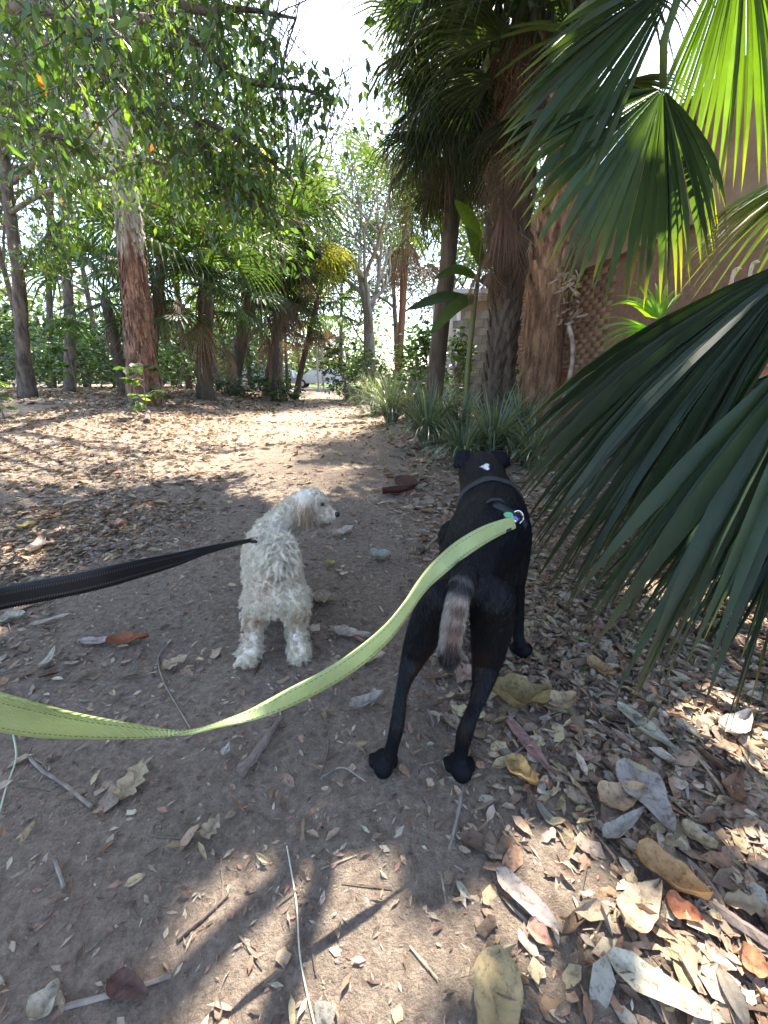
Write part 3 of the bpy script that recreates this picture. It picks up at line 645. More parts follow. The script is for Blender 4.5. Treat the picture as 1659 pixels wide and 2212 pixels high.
SUNNY = [[(300, 2300), (360, 2120), (540, 1975), (690, 1850), (810, 1920), (840, 2060), (780, 2300)],
         [(1360, 1530), (1480, 1480), (1760, 1480), (1760, 1850), (1600, 1760), (1420, 1600)],
         [(1130, 1640), (1260, 1700), (1440, 1860), (1660, 1960), (1760, 2300), (1160, 2300), (1120, 1900)],
         [(0, 1130), (120, 1135), (110, 1180), (0, 1190)], [(-200, 1120), (100, 1120), (90, 1200), (-200, 1200)],
         [(640, 1005), (760, 1030), (640, 1075), (500, 1060)], [(800, 985), (960, 975), (930, 1010), (800, 1015)]]
def lit(x, y):
    g = np.stack([x, y, gz(x, y)], -1); u, v = proj(g); n = fbm(x*2.2+3, y*2.2, 41); n2 = fbm(x*5+3, y*5, 47)
    L = np.zeros(x.shape, bool)
    for k, poly in enumerate(SUNNY):
        ins = inside(u+30*(n2-.5), v+30*(n2-.5), poly)
        if k in (1, 2): ins &= (n2 > .30)
        L |= ins
    far = (y > 3.0) & (v < 1085)
    lefty = far & (x < pathx(y)+1.3)
    band = .53+.22*sm(v, 1035, 1075)+.10*sm(-v, -905, -870)
    st = fbm(x*.55+5, y*1.6+2, 61)
    L |= lefty & (st > band-.125+.10*(np.abs(x-pathx(y)) < .9))
    L |= (y < -1.0) & (n > .55)
    L |= (x > 3.2) & (y > 1.5) & (n > .5)
    return L
TG = 'trees left of the path'
# red gum with bare grey upper trunk
m_gum, t, bs, o_ = nodes('gum_bark'); vec = coords(t, (1, 1, .22)); n1 = tex(t, vec, 15, 7, .75)
red = ramp(t, n1.outputs[0], [(.34, (.035, .02, .016)), (.47, (.15, .08, .055)), (.64, (.34, .21, .145))])
grey = ramp(t, n1.outputs[0], [(.3, (.22, .19, .155)), (.7, (.50, .46, .40))])
tc = N(t, 'ShaderNodeTexCoord'); sp = N(t, 'ShaderNodeSeparateXYZ'); t.links.new(tc.outputs['Object'], sp.inputs[0])
n2 = tex(t, coords(t, (2.2, 2.2, .5)), 1.6, 4); ad = N(t, 'ShaderNodeMath', operation='MULTIPLY_ADD'); t.links.new(n2.outputs[0], ad.inputs[0]); ad.inputs[1].default_value = 3.2; t.links.new(sp.outputs[2], ad.inputs[2])
f_ = ramp(t, ad.outputs[0], [(.0, (0, 0, 0)), (1, (1, 1, 1))]); mr = N(t, 'ShaderNodeMapRange'); mr.inputs[1].default_value = 4.15; mr.inputs[2].default_value = 4.45; t.links.new(ad.outputs[0], mr.inputs[0])
t.links.new(colmix(t, red, grey, mr.outputs[0]), bs.inputs['Base Color']); bs.inputs['Roughness'].default_value = .92; n3 = tex(t, vec, 22, 4); bump(t, bs, n3.outputs[0], 1, .03); M['gum'] = m_gum
b = GND(318, 872); Y = b.y
tree('gum_tree', 'stout gum with shaggy red brown bark and bare grey upper trunk', b, [b-Vector((0, 0, .2)), P(305, 780, Y), P(290, 600, Y), P(272, 430, Y), P(258, 250, Y), P(240, 60, Y)], [.36, .275, .235, .21, .18, .14], 'gum', 2, 2.0, 900, .20, G_MID, TG, lim=3, seg=40, wob=.10)
gum = bpy.data.objects['gum_tree']; V = []; F = []
for k in range(900):                                                     # loose flakes of bark on the lower trunk
    v = random.uniform(430, 872); w_ = np.interp(v, [430, 600, 780, 872], [.215, .235, .275, .34]); c = P(float(np.interp(v, [430, 600, 780, 872], [272, 290, 305, 318])), v, Y); a = random.uniform(0, 6.28)
    d = Vector((math.cos(a), math.sin(a), 0)); s = Vector((-d.y, d.x, 0)); h = random.uniform(.05, .22); w = random.uniform(.008, .03); o_ = c+d*(w_*1.0); n = len(V); q = random.uniform(.005, .03)
    V += [o_-s*w, o_+s*w, o_-s*w*.8+d*q-Vector((0, 0, h)), o_+s*w*.6+d*q*1.3-Vector((0, 0, h*random.uniform(.8, 1.2)))]; F += [(n, n+1, n+3, n+2)]
tag(link('bark_flakes', mesh_np('bark_flakes', off(V, gum), F), M['gum'], gum), None, None, None, 'stuff')
# tree at the far left whose branches overhang
b = GND(58, 858); Y = b.y
ot = thing('overhanging_tree', 'leafy tree at the far left whose glossy branches overhang the clearing', 'tree', b, TG)
mb = MB(); pp, rr = trunk_mesh(mb, [b-Vector((0, 0, .2)), P(50, 760, Y), P(40, 600, Y), P(22, 460, Y), P(5, 300, Y), P(-10, 120, Y)], [.20, .125, .11, .10, .09, .07], 12, 30, .08); mb.build('trunk', M['bark_grey'], ot, True)
mb = MB(); boughs = [
 [(38, 590, Y), (75, 540, Y-0.3), (110, 500, Y-0.8), (150, 460, Y-1.1)],
 [(22, 460, Y), (90, 420, Y-1.5), (200, 390, Y-2.6), (330, 330, Y-3.4), (420, 300, Y-3.9)],
 [(15, 400, Y), (120, 330, Y-2.3), (260, 330, Y-3.4), (420, 380, Y-4.2), (560, 440, Y-4.4)],
 [(8, 330, Y), (110, 200, Y-2.6), (260, 190, Y-4.0), (420, 250, Y-4.7), (560, 330, Y-4.8), (640, 400, Y-4.7)],
 [(5, 280, Y), (130, 60, Y-3.1), (300, 40, Y-4.7), (420, 90, Y-5.0), (520, 170, Y-5.0), (640, 190, Y-4.8), (730, 215, Y-4.7)],
 [(0, 260, Y), (100, -60, Y-3.1), (280, -60, Y-4.8), (420, 20, Y-5.2), (530, 20, Y-5.2), (640, 40, Y-5.0)],
 [(5, 280, Y), (60, 150, Y-3.1), (130, 120, Y-4.5), (230, 170, Y-5.2), (330, 250, Y-5.3)],
 [(0, 300, Y), (30, 260, Y-3.1), (70, 280, Y-4.5), (140, 300, Y-5.2)],
 [(0, 300, Y), (-60, 100, Y-3.1), (20, 20, Y-5.0), (120, 30, Y-5.8), (220, 90, Y-6.0)],
 [(420, 250, Y-4.7), (450, 340, Y-4.7), (520, 400, Y-4.8), (600, 470, Y-4.7)]]
twigs = []
for bo in boughs:
    pts = spline([tuple(P(*q)) for q in bo], 26); mb.tube(pts, list(np.linspace(.05, .008, 26)), 6, None, 0)
    for k in range(3, 26):
        for _ in range(3):
            d = Vector((random.gauss(.1, .6), random.gauss(0, .6), random.gauss(-.15, .5))).normalized(); L = random.uniform(.3, .85); a = Vector(pts[k]); tw = [a]
            for s in range(5): d = (d+Vector((random.gauss(0, .2), random.gauss(0, .2), -.13+random.gauss(0, .12)))).normalized(); tw.append(tw[-1]+d*L/5)
            twigs.append(tw); mb.tube(tw, [.006, .005, .004, .0035, .003, .002], 4, None, 0, False)
mb.build('branches', M['bark_grey'], ot, True)
pts = []
for tw in twigs:
    for s in range(1, 6):
        for _ in range(4): pts.append(list(tw[s]+Vector((random.gauss(0, .07), random.gauss(0, .07), random.gauss(0, .05)))))
pts = np.array(pts); uu, vv = proj(pts); pts = pts[~((uu > 600) & (vv < 120)) & ~((RNG.random(len(uu)) < .45) & (noise2(uu*.02, vv*.02, 5) > .5))]
gx_ = pts[:, 0]-SN[0]*(pts[:, 2]-.25); gy_ = pts[:, 1]-SN[1]*(pts[:, 2]-.25); pts = pts[~(lit(gx_, gy_) & (RNG.random(len(pts)) < .15))]
n = len(pts); d = unit(np.stack([RNG.normal(0, .55, n), RNG.normal(0, .55, n), -np.abs(RNG.normal(.75, .35, n))], 1)); Rr = rotmats(d, RNG.normal(0, 1.2, n))
s = .088*(.55+.9*RNG.random(n)); Cc = np.array([(.075, .14, .04), (.10, .18, .045), (.16, .25, .045), (.055, .105, .035), (.08, .135, .055)])[RNG.integers(0, 5, n)]*(.75+.5*RNG.random((n, 1)))
red = RNG.random(n) < .006; Cc[red] = (.45, .14, .03)
order = np.argsort(-(s/np.maximum(pts[:, 1], 1))*((proj(pts)[0] > 20) & (proj(pts)[1] > 20)))
big, rest = order[:290], order[290:]
v_, f_, c_ = scatter(LEAF3_V, LEAF_TRI, pts[rest], Rr[rest], np.stack([s, s*.36, s*.36], 1)[rest], Cc[rest])
tag(link('foliage', mesh_np('foliage', off(v_, ot), f_, c_), M['gloss'], ot), None, None, None, 'stuff')
leafmes = [mesh_np('leaf', np.array(LEAF_V)*(1, .36, .36), [tuple(dict.fromkeys(f)) for f in LEAF_F], np.array(c)) for c in ((.075, .14, .04), (.10, .18, .045), (.16, .25, .045), (.055, .105, .035), (.45, .16, .03))]
for me in leafmes: me.materials.append(M['gloss'])
for k, i in enumerate(big):
    o = link('leaf', leafmes[4 if red[i] else k % 4], None, ot); o.location = Vector(pts[i])-ot.location; o.rotation_euler = Matrix(Rr[i].tolist()).to_euler(); o.scale = (s[i],)*3
# other left trunks
for u, v, tops, r, lb, bk, Ysc in ((148, 845, [(150, 700), (140, 500), (130, 300), (120, 100)], .125, 'straight grey trunk second from the left with mossy bark', 'bark_grey', 1),
                             (112, 838, [(108, 700), (105, 540), (112, 400), (120, 200)], .075, 'slim dark trunk between the two left grey trunks', 'bark_dark', 1)):
    b = GND(u, v); Y = b.y; k = Y/12
    tree('slim_tree', lb, b, [b-Vector((0, 0, .2))]+[P(a, c, Y) for a, c in tops], [r*1.3*k, r*k, r*.9*k, r*.75*k, r*.6*k], bk, 2, 2.2, 2200, .2, G_MID, TG, lim=4, seg=24)
# background trees, each with trunk and crown
BG = 'trees in the far background'
bgspec = [(-20, 26, 13, .16), (70, 24, 12, .14), (185, 20, 12, .13), (225, 27, 14, .15), (375, 21, 13, .12), (405, 16, 10, .10), (470, 20, 12, .11), (540, 26, 13, .14), (568, 31, 12, .14), (620, 25, 8, .09), (648, 25, 6, .05), (735, 40, 10, .2), (790, 36, 9, .15), (860, 33, 11, .2), (980, 27, 9, .16), (1060, 22, 9, .15)]
bglab = ['far tree with thin pale trunk at the left picture edge', 'far tree seen between the two leftmost trunks', 'far tree just right of the mossy grey trunk', 'far tree behind the left side of the red gum', 'far thin trunk just right of the red gum', 'thin dark trunk left of the stubbly black palm', 'far trunk between the stubbly palm and the leaning palm', 'far trunk behind the leaning dark palm', 'far trunk left of the rusty skirted palm', 'grey double trunk right of the rusty skirted palm', 'thin dark sapling trunk at the path end', 'hazy tree beyond the road above the path end', 'far tree behind the bare branching tree', 'far tree behind the thin brown palm trunk', 'tree crown behind the slender dark palm', 'tree crown behind the banana plant']
for (u, Y, h, r), lb in zip(bgspec, bglab):
    q = P(u, 820, Y); g = float(gz(q.x, Y)); b = Vector((q.x, Y, g)); lean = random.uniform(-.06, .06)*h
    tree('background_tree', lb, b, [b-Vector((0, 0, .3)), b+Vector((lean*.3, 0, h*.3)), b+Vector((lean*.7, 0, h*.6)), b+Vector((lean, 0, h*.85))], [r*1.3, r, r*.8, r*.55], random.choice(('bark_grey', 'bark_dark', 'bark_grey')), 3, h*.24, 4600, .26, random.choice((G_MID, G_DARK, G_MID)), BG, lim=5, at=[1, .45, .6, .75, .9], clump=.6, spread=.75, aspect=.45)
# pale many-branched tree right of the path
b = P(800, 800, 17); b.z = float(gz(b.x, 17)); tree('spreading_tree', 'pale many branched tree arching over the path end', b, [b-Vector((0, 0, .2)), P(798, 720, 17), P(790, 650, 17), P(775, 580, 17)], [.26, .19, .16, .12], 'bark_pale', 4, 2.0, 3200, .16, G_PALE, None, lim=5, spread=.55, up=.22, at=[1, .35, .5, .7, .85], clump=.5)
# leafless thin-branched tree against the sky
b = P(598, 805, 26); b.z = float(gz(b.x, 26))
root = thing('bare_tree', 'leafless fine twigged tree top against the bright sky', 'tree', b)
mb = MB(); pp, rr = trunk_mesh(mb, [b-Vector((0, 0, .2)), P(604, 700, 26), P(622, 560, 26), P(650, 430, 26)], [.3, .24, .2, .16], 10, 14, .05); mb.build('trunk', M['bark_grey'], root, True)
mb = MB(); tips = []
for k in range(6): limb(mb, Vector(pp[-1-(k//2)*2]), Vector((random.gauss(.1, .45), random.gauss(0, .4), 1.0)), 3.4, .10, 4, tips, .42, .30, 6, .74)
mb.build('branches', M['bark_grey'], root, True)
# broad tree added behind the right palms, crown gaps shaped to dapple the path
b = Vector((3.05, 7.6, float(gz(3.05, 7.6))))
shade = thing('added_shade_tree', 'tall broad leaved tree behind the shaggy palm, its crown added to shade the path', 'tree', b)
mb = MB(); pp, rr = trunk_mesh(mb, [b-Vector((0, 0, .2)), b+Vector((.0, .1, 2)), b+Vector((-.1, -.2, 4.5)), b+Vector((-.3, -.6, 6.5))], [.28, .22, .18, .13], 12, 20, .05); mb.build('trunk', M['bark_grey'], root if False else shade, True)
def lit_near(x, y):
    L = np.zeros(x.shape, bool)
    for a, b_ in ((0, 0), (.15, 0), (-.15, 0), (0, .15), (0, -.15), (.1, .1), (-.1, -.1), (.1, -.1), (-.1, .1)):
        u, v = proj(np.stack([x+a, y+b_, gz(x, y)], -1)); n2 = fbm(x*4+3, y*4, 47)
        for k, poly in enumerate(SUNNY): L |= inside(u, v, poly) & ((n2 > .29) | (k not in (1, 2)))
        u, v = proj(np.stack([x+a*1.5, y+b_*1.5, gz(x, y)], -1)); L |= inside(u, v, SUNNY[0])
    return L
cand = RNG.uniform((-4.5, -2.0), (4.6, 9.5), (34000, 2)); hz = RNG.uniform(4.6, 8.2, len(cand)); keep = ~lit(cand[:, 0], cand[:, 1]) & ~lit_near(cand[:, 0], cand[:, 1])
for gp, gr in ((P(1580, 180, 2.12), .32), (P(1610, 330, 2.12), .30), (P(1570, 520, 2.08), .45), (P(1390, 670, 2.1), .35), (P(1640, 80, 2.1), .35), (P(1240, 640, 5.2), .35)):
    gx_, gy_ = gp.x-SN[0]*gp.z, gp.y-SN[1]*gp.z; keep &= np.hypot(cand[:, 0]-gx_, cand[:, 1]-gy_) > gr
cand, hz = cand[keep], hz[keep]
pts = np.stack([cand[:, 0], cand[:, 1], gz(cand[:, 0], cand[:, 1])], 1)+SN[None]*hz[:, None]
c2 = RNG.uniform((-1.3, .1), (1.5, 2.4), (22000, 2)); bad = np.zeros(len(c2), bool)
for a, b_ in ((0, 0), (.10, 0), (-.10, 0), (0, .10), (0, -.10), (.07, .07), (-.07, .07), (.07, -.07), (-.07, -.07)):
    u2, v2 = proj(np.stack([c2[:, 0]+a, c2[:, 1]+b_, np.zeros(len(c2))], -1)); n2 = fbm(c2[:, 0]*4+3, c2[:, 1]*4, 47)
    for k, poly in enumerate(SUNNY): bad |= inside(u2, v2, poly) & ((n2 > .29) | (k not in (1, 2)))
    u2, v2 = proj(np.stack([c2[:, 0]+a*1.4, c2[:, 1]+b_*1.4, np.zeros(len(c2))], -1)); bad |= inside(u2, v2, SUNNY[0])
for gp, gr in ((P(1580, 180, 2.12), .3), (P(1610, 330, 2.12), .3), (P(1570, 520, 2.08), .45), (P(1640, 80, 2.1), .3)): bad |= np.hypot(c2[:, 0]-gp.x+SN[0]*gp.z, c2[:, 1]-gp.y+SN[1]*gp.z) < gr
c2 = c2[~bad]; n1_ = len(pts); pts = np.vstack([pts, np.column_stack([c2, np.zeros(len(c2))])+SN[None]*RNG.uniform(4.4, 6.2, (len(c2), 1))]); fine_ = np.arange(len(pts)) >= n1_
uu, vv = proj(pts); vis = (vv > -20) & (uu > -50) & (uu < 1700) & (pts[:, 1] > 0)
ok = ~vis | ((uu > 800+25*np.sin(vv*.06)) & (uu < 1300) & (RNG.random(len(uu)) < .5) & (vv < 330))
fine_ = fine_[ok]; pts = pts[ok]; v1, f1, c1 = leaf_cloud(pts[~fine_], .19, .4, G_DARK+G_MID, .1, .15, .55); v2, f2, c2 = leaf_cloud(pts[fine_], .12, .3, G_DARK+G_MID, .1, .15, .6); v_, f_, c_ = np.vstack([v1, v2]), np.vstack([f1, f2+len(v1)]), np.vstack([c1, c2])
tag(link('crown', mesh_np('crown', off(v_, shade), f_, c_), M['leaf'], shade), None, None, None, 'stuff')  # added crown, leaves placed along the sun direction to shade the ground
mb = MB(); tips = []
for k in range(7):
    tg = Vector(pts[RNG.integers(0, len(pts))]); a = Vector(pp[12+k % 7]); mid = a.lerp(tg, .5)+Vector((0, 0, .5)); 
    if all(proj(np.array([list(a.lerp(tg, q))]))[1][0] < 330 for q in (.5, .8, 1)): mb.tube(spline([a, mid, tg], 10), list(np.linspace(.07, .015, 10)), 6)
if mb.v: mb.build('branches', M['bark_grey'], shade, True)

# ================================================================== understorey
def shrub(name, label, cat, base, w, h, n, ls, cols, group=None, aspect=.4, stems=7, wd=None, hollow=.5):
    base = Vector(base); root = thing(name, label, cat, base, group); mb = MB()
    for k in range(stems):
        a = random.uniform(0, 6.28); r = random.uniform(.2, .8); mb.tube(spline([base-Vector((0, 0, .05)), base+Vector((math.cos(a)*w*r*.3, math.sin(a)*w*r*.3, h*.5)), base+Vector((math.cos(a)*w*r, math.sin(a)*w*r, h*random.uniform(.7, 1)))], 6), list(np.linspace(.016, .004, 6)), 5)
    mb.build('stems', M['twig'], root)
    nc = max(6, n//40); cc = RNG.normal(size=(nc, 3)); cc = unit(cc)*(hollow+(1-hollow)*RNG.random((nc, 1)))
    pts = cc[RNG.integers(0, nc, n)]+RNG.normal(0, .16, (n, 3)); pts = pts*np.array([w, wd or w, h*.5])+np.array(base)+np.array([0, 0, h*.52])
    pts = pts[pts[:, 2] > base.z+.02]
    v_, f_, c_ = leaf_cloud(pts, ls, .4, cols, .1, .3, aspect); tag(link('foliage', mesh_np('foliage', off(v_, root), f_, c_), M['leaf'], root), None, None, None, 'stuff'); return root
SG = 'shrubs right of the path'
for u, v, Y, w, h, n, ls, cols, lb in ((745, 835, 16, .9, 2.2, 900, .17, G_DARK, 'dark green shrub left of the far right hand shrubs'), (800, 840, 13.5, .75, 1.7, 900, .16, G_MID, 'mid green shrub in front of the pale branched tree'),
        (905, 845, 14, .8, 2.3, 900, .2, [(.10, .2, .03), (.14, .25, .04), (.08, .16, .03)], 'bright green leafy shrub between the two slim palm trunks'), (985, 850, 11.5, .5, .9, 400, .12, G_DARK, 'dark shrub in front of the white shed'),
        (850, 880, 9.5, .55, 1.0, 500, .15, G_MID, 'leafy shrub behind the grass clumps at the thin brown trunk'), (925, 870, 10.2, .55, 1.9, 800, .16, G_DARK, 'dark leafy shrub just left of the slender dark palm trunk'), (985, 870, 9.4, .42, 1.7, 600, .14, G_MID, 'leafy shrub between the slender dark palm and the banana plant'), (1120, 880, 7.6, .35, 1.2, 360, .13, G_DARK, 'dark shrub between the skirted palm and the shaggy palm')):
    q = P(u, v, Y); shrub('shrub', lb, 'shrub', (q.x, Y, float(gz(q.x, Y))), w, h, n, ls, cols, SG)
q = P(895, 880, 7.6); shrub('yellow_shrub', 'low yellow green shrub lit by the sun beside the slender dark palm', 'shrub', (q.x, 7.6, float(gz(q.x, 7.6))), .34, .5, 320, .07, [(.42, .42, .04), (.30, .34, .05), (.5, .46, .06)], SG, .6)
q = P(960, 890, 6.6); shrub('yellow_shrub', 'small yellow green shrub at the right foot of the slender dark palm', 'shrub', (q.x, 6.6, float(gz(q.x, 6.6))), .22, .34, 160, .07, [(.38, .40, .05), (.22, .28, .05)], SG, .6)
SL = 'shrubs under the trees left of the path'
for k, (u, Y, w, h, n, ls) in enumerate(((-60, 9, .9, 1.3, 500, .15), (40, 15, 1.8, 2.2, 1500, .2), (190, 15, 1.7, 1.9, 1500, .2), (385, 15, 1.2, 1.6, 1100, .18), (520, 14.5, 1.1, .8, 700, .16), (610, 15, .9, .8, 500, .16), (100, 19, 3.2, 3.2, 2600, .28), (300, 20, 3.0, 3.4, 2600, .28), (450, 22, 2.4, 3.2, 2200, .26), (560, 27, 2.6, 3.2, 1600, .28))):
    q = P(u, 820, Y); shrub('shrub', ['leafy shrub at the left edge in front of the far left tree', 'low shrub behind the far left tree', 'low shrub between the mossy trunk and the red gum', 'low shrub right of the red gum', 'strappy green shrub between the stubbly and leaning palms', 'low green shrub right of the rusty skirted palm', 'dark thicket behind the left trunks', 'dark thicket behind the red gum', 'dark thicket behind the stubbly black palm', 'far hedge by the parked car'][k], 'shrub', (q.x, Y, float(gz(q.x, Y))), w, h, n, ls, G_DARK+G_MID[:2], SL)
# saplings at the foot of the gum
def sapling(label, base, h, n, ls, cols, lean=0.0):
    base = Vector(base); root = thing('sapling', label, 'sapling', base, 'saplings on the left clearing'); mb = MB(); top = base+Vector((lean, 0, h)); st = spline([base-Vector((0, 0, .03)), base+Vector((lean*.3, .02, h*.5)), top], 8)
    mb.tube(st, list(np.linspace(.012, .004, 8)), 5)
    leaves = []
    for k in range(7):
        a = Vector(st[2+k % 6]); d = Vector((random.gauss(0, 1), random.gauss(0, 1), .25)).normalized(); L = h*random.uniform(.18, .4); e = a+d*L; mb.tube([a, a.lerp(e, .5)+Vector((0, 0, .03)), e], [.005, .004, .002], 4)
        for q in range(n//7): leaves.append((a.lerp(e, random.uniform(.3, 1.05)), d))
    mb.build('stem', M['twig'], root)
    for p_, d in leaves:
        o = link('leaf', random.choice(leafmes[:4]), None, root); dd = (d+Vector((random.gauss(0, .6), random.gauss(0, .6), -.5))).normalized(); R3 = rotmats(np.array([list(dd)]), np.array([random.gauss(0, .5)]))[0]
        o.location = p_-root.location; o.rotation_euler = Matrix(R3.tolist()).to_euler(); s = ls*random.uniform(.7, 1.3); o.scale = (s, s*1.4, s)
sapling('leafy sapling growing against the foot of the red gum', GND(318, 900), .85, 70, .15, 0, .1)
sapling('small sapling right of the red gum foot', GND(352, 880), .75, 56, .14, 0, .15)
sapling('tall thin sapling left of the red gum', GND(168, 855), 1.7, 63, .2, 0, .1)
sapling('sapling at the far left edge of the clearing', GND(8, 905), .6, 49, .17, 0, .0)
# banana plant
q = P(1005, 900, 7.3); bb_ = Vector((q.x, 7.3, float(gz(q.x, 7.3)))); bn = thing('banana_plant', 'tall banana like plant with broad paddle leaves in front of the block wall', 'plant', bb_)
mb = MB(); st = spline([bb_-Vector((0, 0, .05)), P(1012, 780, 7.3), P(1030, 620, 7.3), P(1040, 560, 7.3)], 12); mb.tube(st, list(np.linspace(.06, .025, 12)), 8); mb.build('stem', mat_plain('banana_stem', (.14, .15, .05), .6), bn, True)
def paddle(a, b_, c, w, col, nm='paddle_leaf'):
    ctr = spline([a, b_, c], 12); V = []; F = []; view = Vector((0, -1, .2))
    for k, p_ in enumerate(ctr):
        d = Vector(ctr[min(k+1, 11)]-ctr[max(k-1, 0)]).normalized(); s = d.cross(view).normalized(); t_ = k/11; ww = w*math.sin(math.pi*min(1, t_*.92+.06))**.6; p_ = Vector(p_)
        V += [p_-s*ww+Vector((0, .03, 0)), p_, p_+s*ww+Vector((0, .05, 0))]
    for k in range(11): F += [(3*k, 3*k+1, 3*k+4, 3*k+3), (3*k+1, 3*k+2, 3*k+5, 3*k+4)]
    link(nm, mesh_np(nm, off(np.array([list(p_) for p_ in V]), bn), F, np.array([col]*len(V)), True), M['palm'], bn)
for a, b_, c, w, col in (((1040, 570, 7.3), (1030, 530, 7.2), (1010, 490, 7.1), .11, (.08, .14, .03)), ((1035, 600, 7.3), (990, 580, 7.1), (940, 600, 7.0), .08, (.05, .09, .03)), ((1030, 640, 7.3), (985, 660, 7.1), (930, 720, 7.0), .11, (.06, .10, .03)), ((1040, 600, 7.2), (1075, 620, 7.1), (1085, 730, 7.0), .13, (.03, .06, .03)), ((1040, 580, 7.4), (1070, 540, 7.4), (1090, 500, 7.5), .10, (.10, .16, .03)), ((1030, 650, 7.3), (960, 640, 7.2), (880, 668, 7.2), .09, (.03, .055, .03)), ((1040, 560, 7.3), (1020, 480, 7.4), (985, 430, 7.5), .12, (.12, .2, .03))):
    paddle(P(*a), P(*b_), P(*c), w, col)
# dead folded fan hanging right of the slender dark palm
df = thing('dead_fan', 'folded brown dead palm leaf hanging beside the skirted palm', 'palm leaf', P(1092, 560, 6.2)); hb = P(1088, 430, 6.2)
for V, F in fan_segments(hb, [P(1045, 540, 6.25), P(1060, 580, 6.2), P(1090, 590, 6.15), P(1115, 575, 6.15), P(1130, 520, 6.2)], 12, .6, .012, .05, .05, Vector((0, -1, .1)), .02):
    link('leaf_segment', mesh_np('leaf_segment', off(np.array([list(p_) for p_ in V]), df), F, np.array([(.20, .12, .09)]*len(V))), M['deadpalm'], df)
# tussocks of strappy grass along the right edge
def tussock(label, base, h, n, w=.011, cols=((.14, .18, .12), (.19, .235, .16), (.09, .125, .08), (.27, .29, .19))):
    base = Vector(base); root = thing('grass_tussock', label, 'grass', base, 'strappy grass clumps along the right path edge'); V = []; F = []; C = []
    for k in range(n):
        a = random.uniform(0, 6.28); L = h*random.uniform(.8, 1.6); lean = random.uniform(.15, 1.25); d = Vector((math.cos(a), math.sin(a), 0)); s = Vector((-d.y, d.x, 0))*w*random.uniform(.6, 1.2); p_ = base+d*random.uniform(0, .10); ang = 1.5-lean*.35; c = random.choice(cols); nb_ = len(V)
        for q in range(6):
            ww = 1-(q/5)**2.2*.95; V += [p_-s*ww, p_+s*ww]; C += [c, c]; p_ = p_+(d*math.cos(ang)+Vector((0, 0, math.sin(ang))))*(L/5); ang -= lean*.42
        F += [(nb_+2*q, nb_+2*q+1, nb_+2*q+3, nb_+2*q+2) for q in range(5)]
    V = np.array([list(v) for v in V]); g = gz(V[:, 0], V[:, 1])+.01; V[:, 2] = np.maximum(V[:, 2], g)
    link('blades', mesh_np('blades', off(V, root), np.array(F), np.array(C)), M['blade'], root)
for u, v, h, n, lb in ((812, 893, .75, 420, 'big grey green grass clump where the path narrows'), (845, 915, .7, 340, 'grass clump in front of the big grey green one'), (925, 962, .62, 380, 'grass clump in front of the slender dark palm'), (990, 950, .5, 220, 'grass clump between the slender palm and the skirted palm'), (1060, 985, .55, 320, 'grass clump just beyond the black dog ears'), (1000, 1000, .42, 220, 'low grass clump left of the black dog head'), (1120, 960, .55, 260, 'grass clump at the foot of the shaggy palm'), (772, 872, .6, 260, 'small grass clump behind the big grey green one'), (750, 862, .55, 220, 'third grass clump from the far path end'), (732, 853, .5, 180, 'second grass clump from the far path end'), (718, 846, .5, 160, 'grass clump nearest the far path end'), (1150, 1010, .45, 200, 'grass clump under the great palm leaf tips'), (885, 905, .5, 200, 'grass clump below the yellow shrub')):
    tussock(lb, GND(u, v), h, n)
# far woodland beyond the road and behind the clearing: one mass
pts = []
for k in range(120):
    x = random.uniform(-80, 45) if k < 70 else random.uniform(-60, -8); y = random.uniform(46, 75) if -9 < x < 2 or random.random() < .4 else random.uniform(36, 60); h = random.uniform(4, 13) if not -16 < x < -4 else random.uniform(3, 6)
    if x > 6: y = random.uniform(22, 40)
    n = 480; q = RNG.normal(size=(n, 3))*np.array([2.6, 2.0, h*.27])+np.array([x, y, h*.5]); pts.append(q)
pts = np.vstack(pts); pts = pts[pts[:, 2] > .2]; v_, f_, c_ = leaf_cloud(pts, .6, .4, G_MID+G_PALE, .2, .3, .6)
tag(link('far_woodland', mesh_np('far_woodland', v_, f_, c_), M['leaf']), 'distant mass of green woodland beyond the road', 'woodland', None, 'stuff')
# ================================================================== dogs
def Pz(u, v, z):
    d = ray(u, v); return Vector((0, 0, CAMH))+d*((z-CAMH)/d.z)
def K(u, v, Y=None, r=10, z=None):
    p = P(u, v, Y) if z is None else Pz(u, v, z); f = p.y*CP-(p.z-CAMH)*SP
    return (*p, r/829.5*f)
_b = bmesh.new(); bmesh.ops.create_icosphere(_b, subdivisions=2, radius=1); ICV = np.array([v.co[:] for v in _b.verts]); ICF = np.array([[v.index for v in f.verts] for f in _b.faces]); _b.free()
def body_mesh(name, chains, voxel, smooth=6):
    Vs = []; Fs = []; n = 0
    for ch in chains:
        ch = np.array(ch); m = len(ch)
        if m == 1: S = ch
        else:
            L = sum(np.linalg.norm(ch[i+1, :3]-ch[i, :3]) for i in range(m-1)); S = spline(ch, max(2, int(L/(ch[:, 3].min()*.35))+1)); S[:, 3] = np.interp(np.linspace(0, m-1, len(S)), range(m), ch[:, 3])
        for x, y, z, r in S:
            Vs.append(ICV*r+np.array([x, y, z])); Fs.append(ICF+n); n += len(ICV)
    me = mesh_np(name, np.vstack(Vs), np.vstack(Fs)); o = link('tmp', me)
    r = o.modifiers.new('r', 'REMESH'); r.mode = 'VOXEL'; r.voxel_size = voxel
    s = o.modifiers.new('s', 'SMOOTH'); s.factor = .5; s.iterations = smooth
    dg = bpy.context.evaluated_depsgraph_get(); out = bpy.data.meshes.new_from_object(o.evaluated_get(dg)); bpy.data.objects.remove(o); bpy.data.meshes.remove(me)
    out.name = name; out.polygons.foreach_set('use_smooth', np.ones(len(out.polygons), dtype=bool)); return out
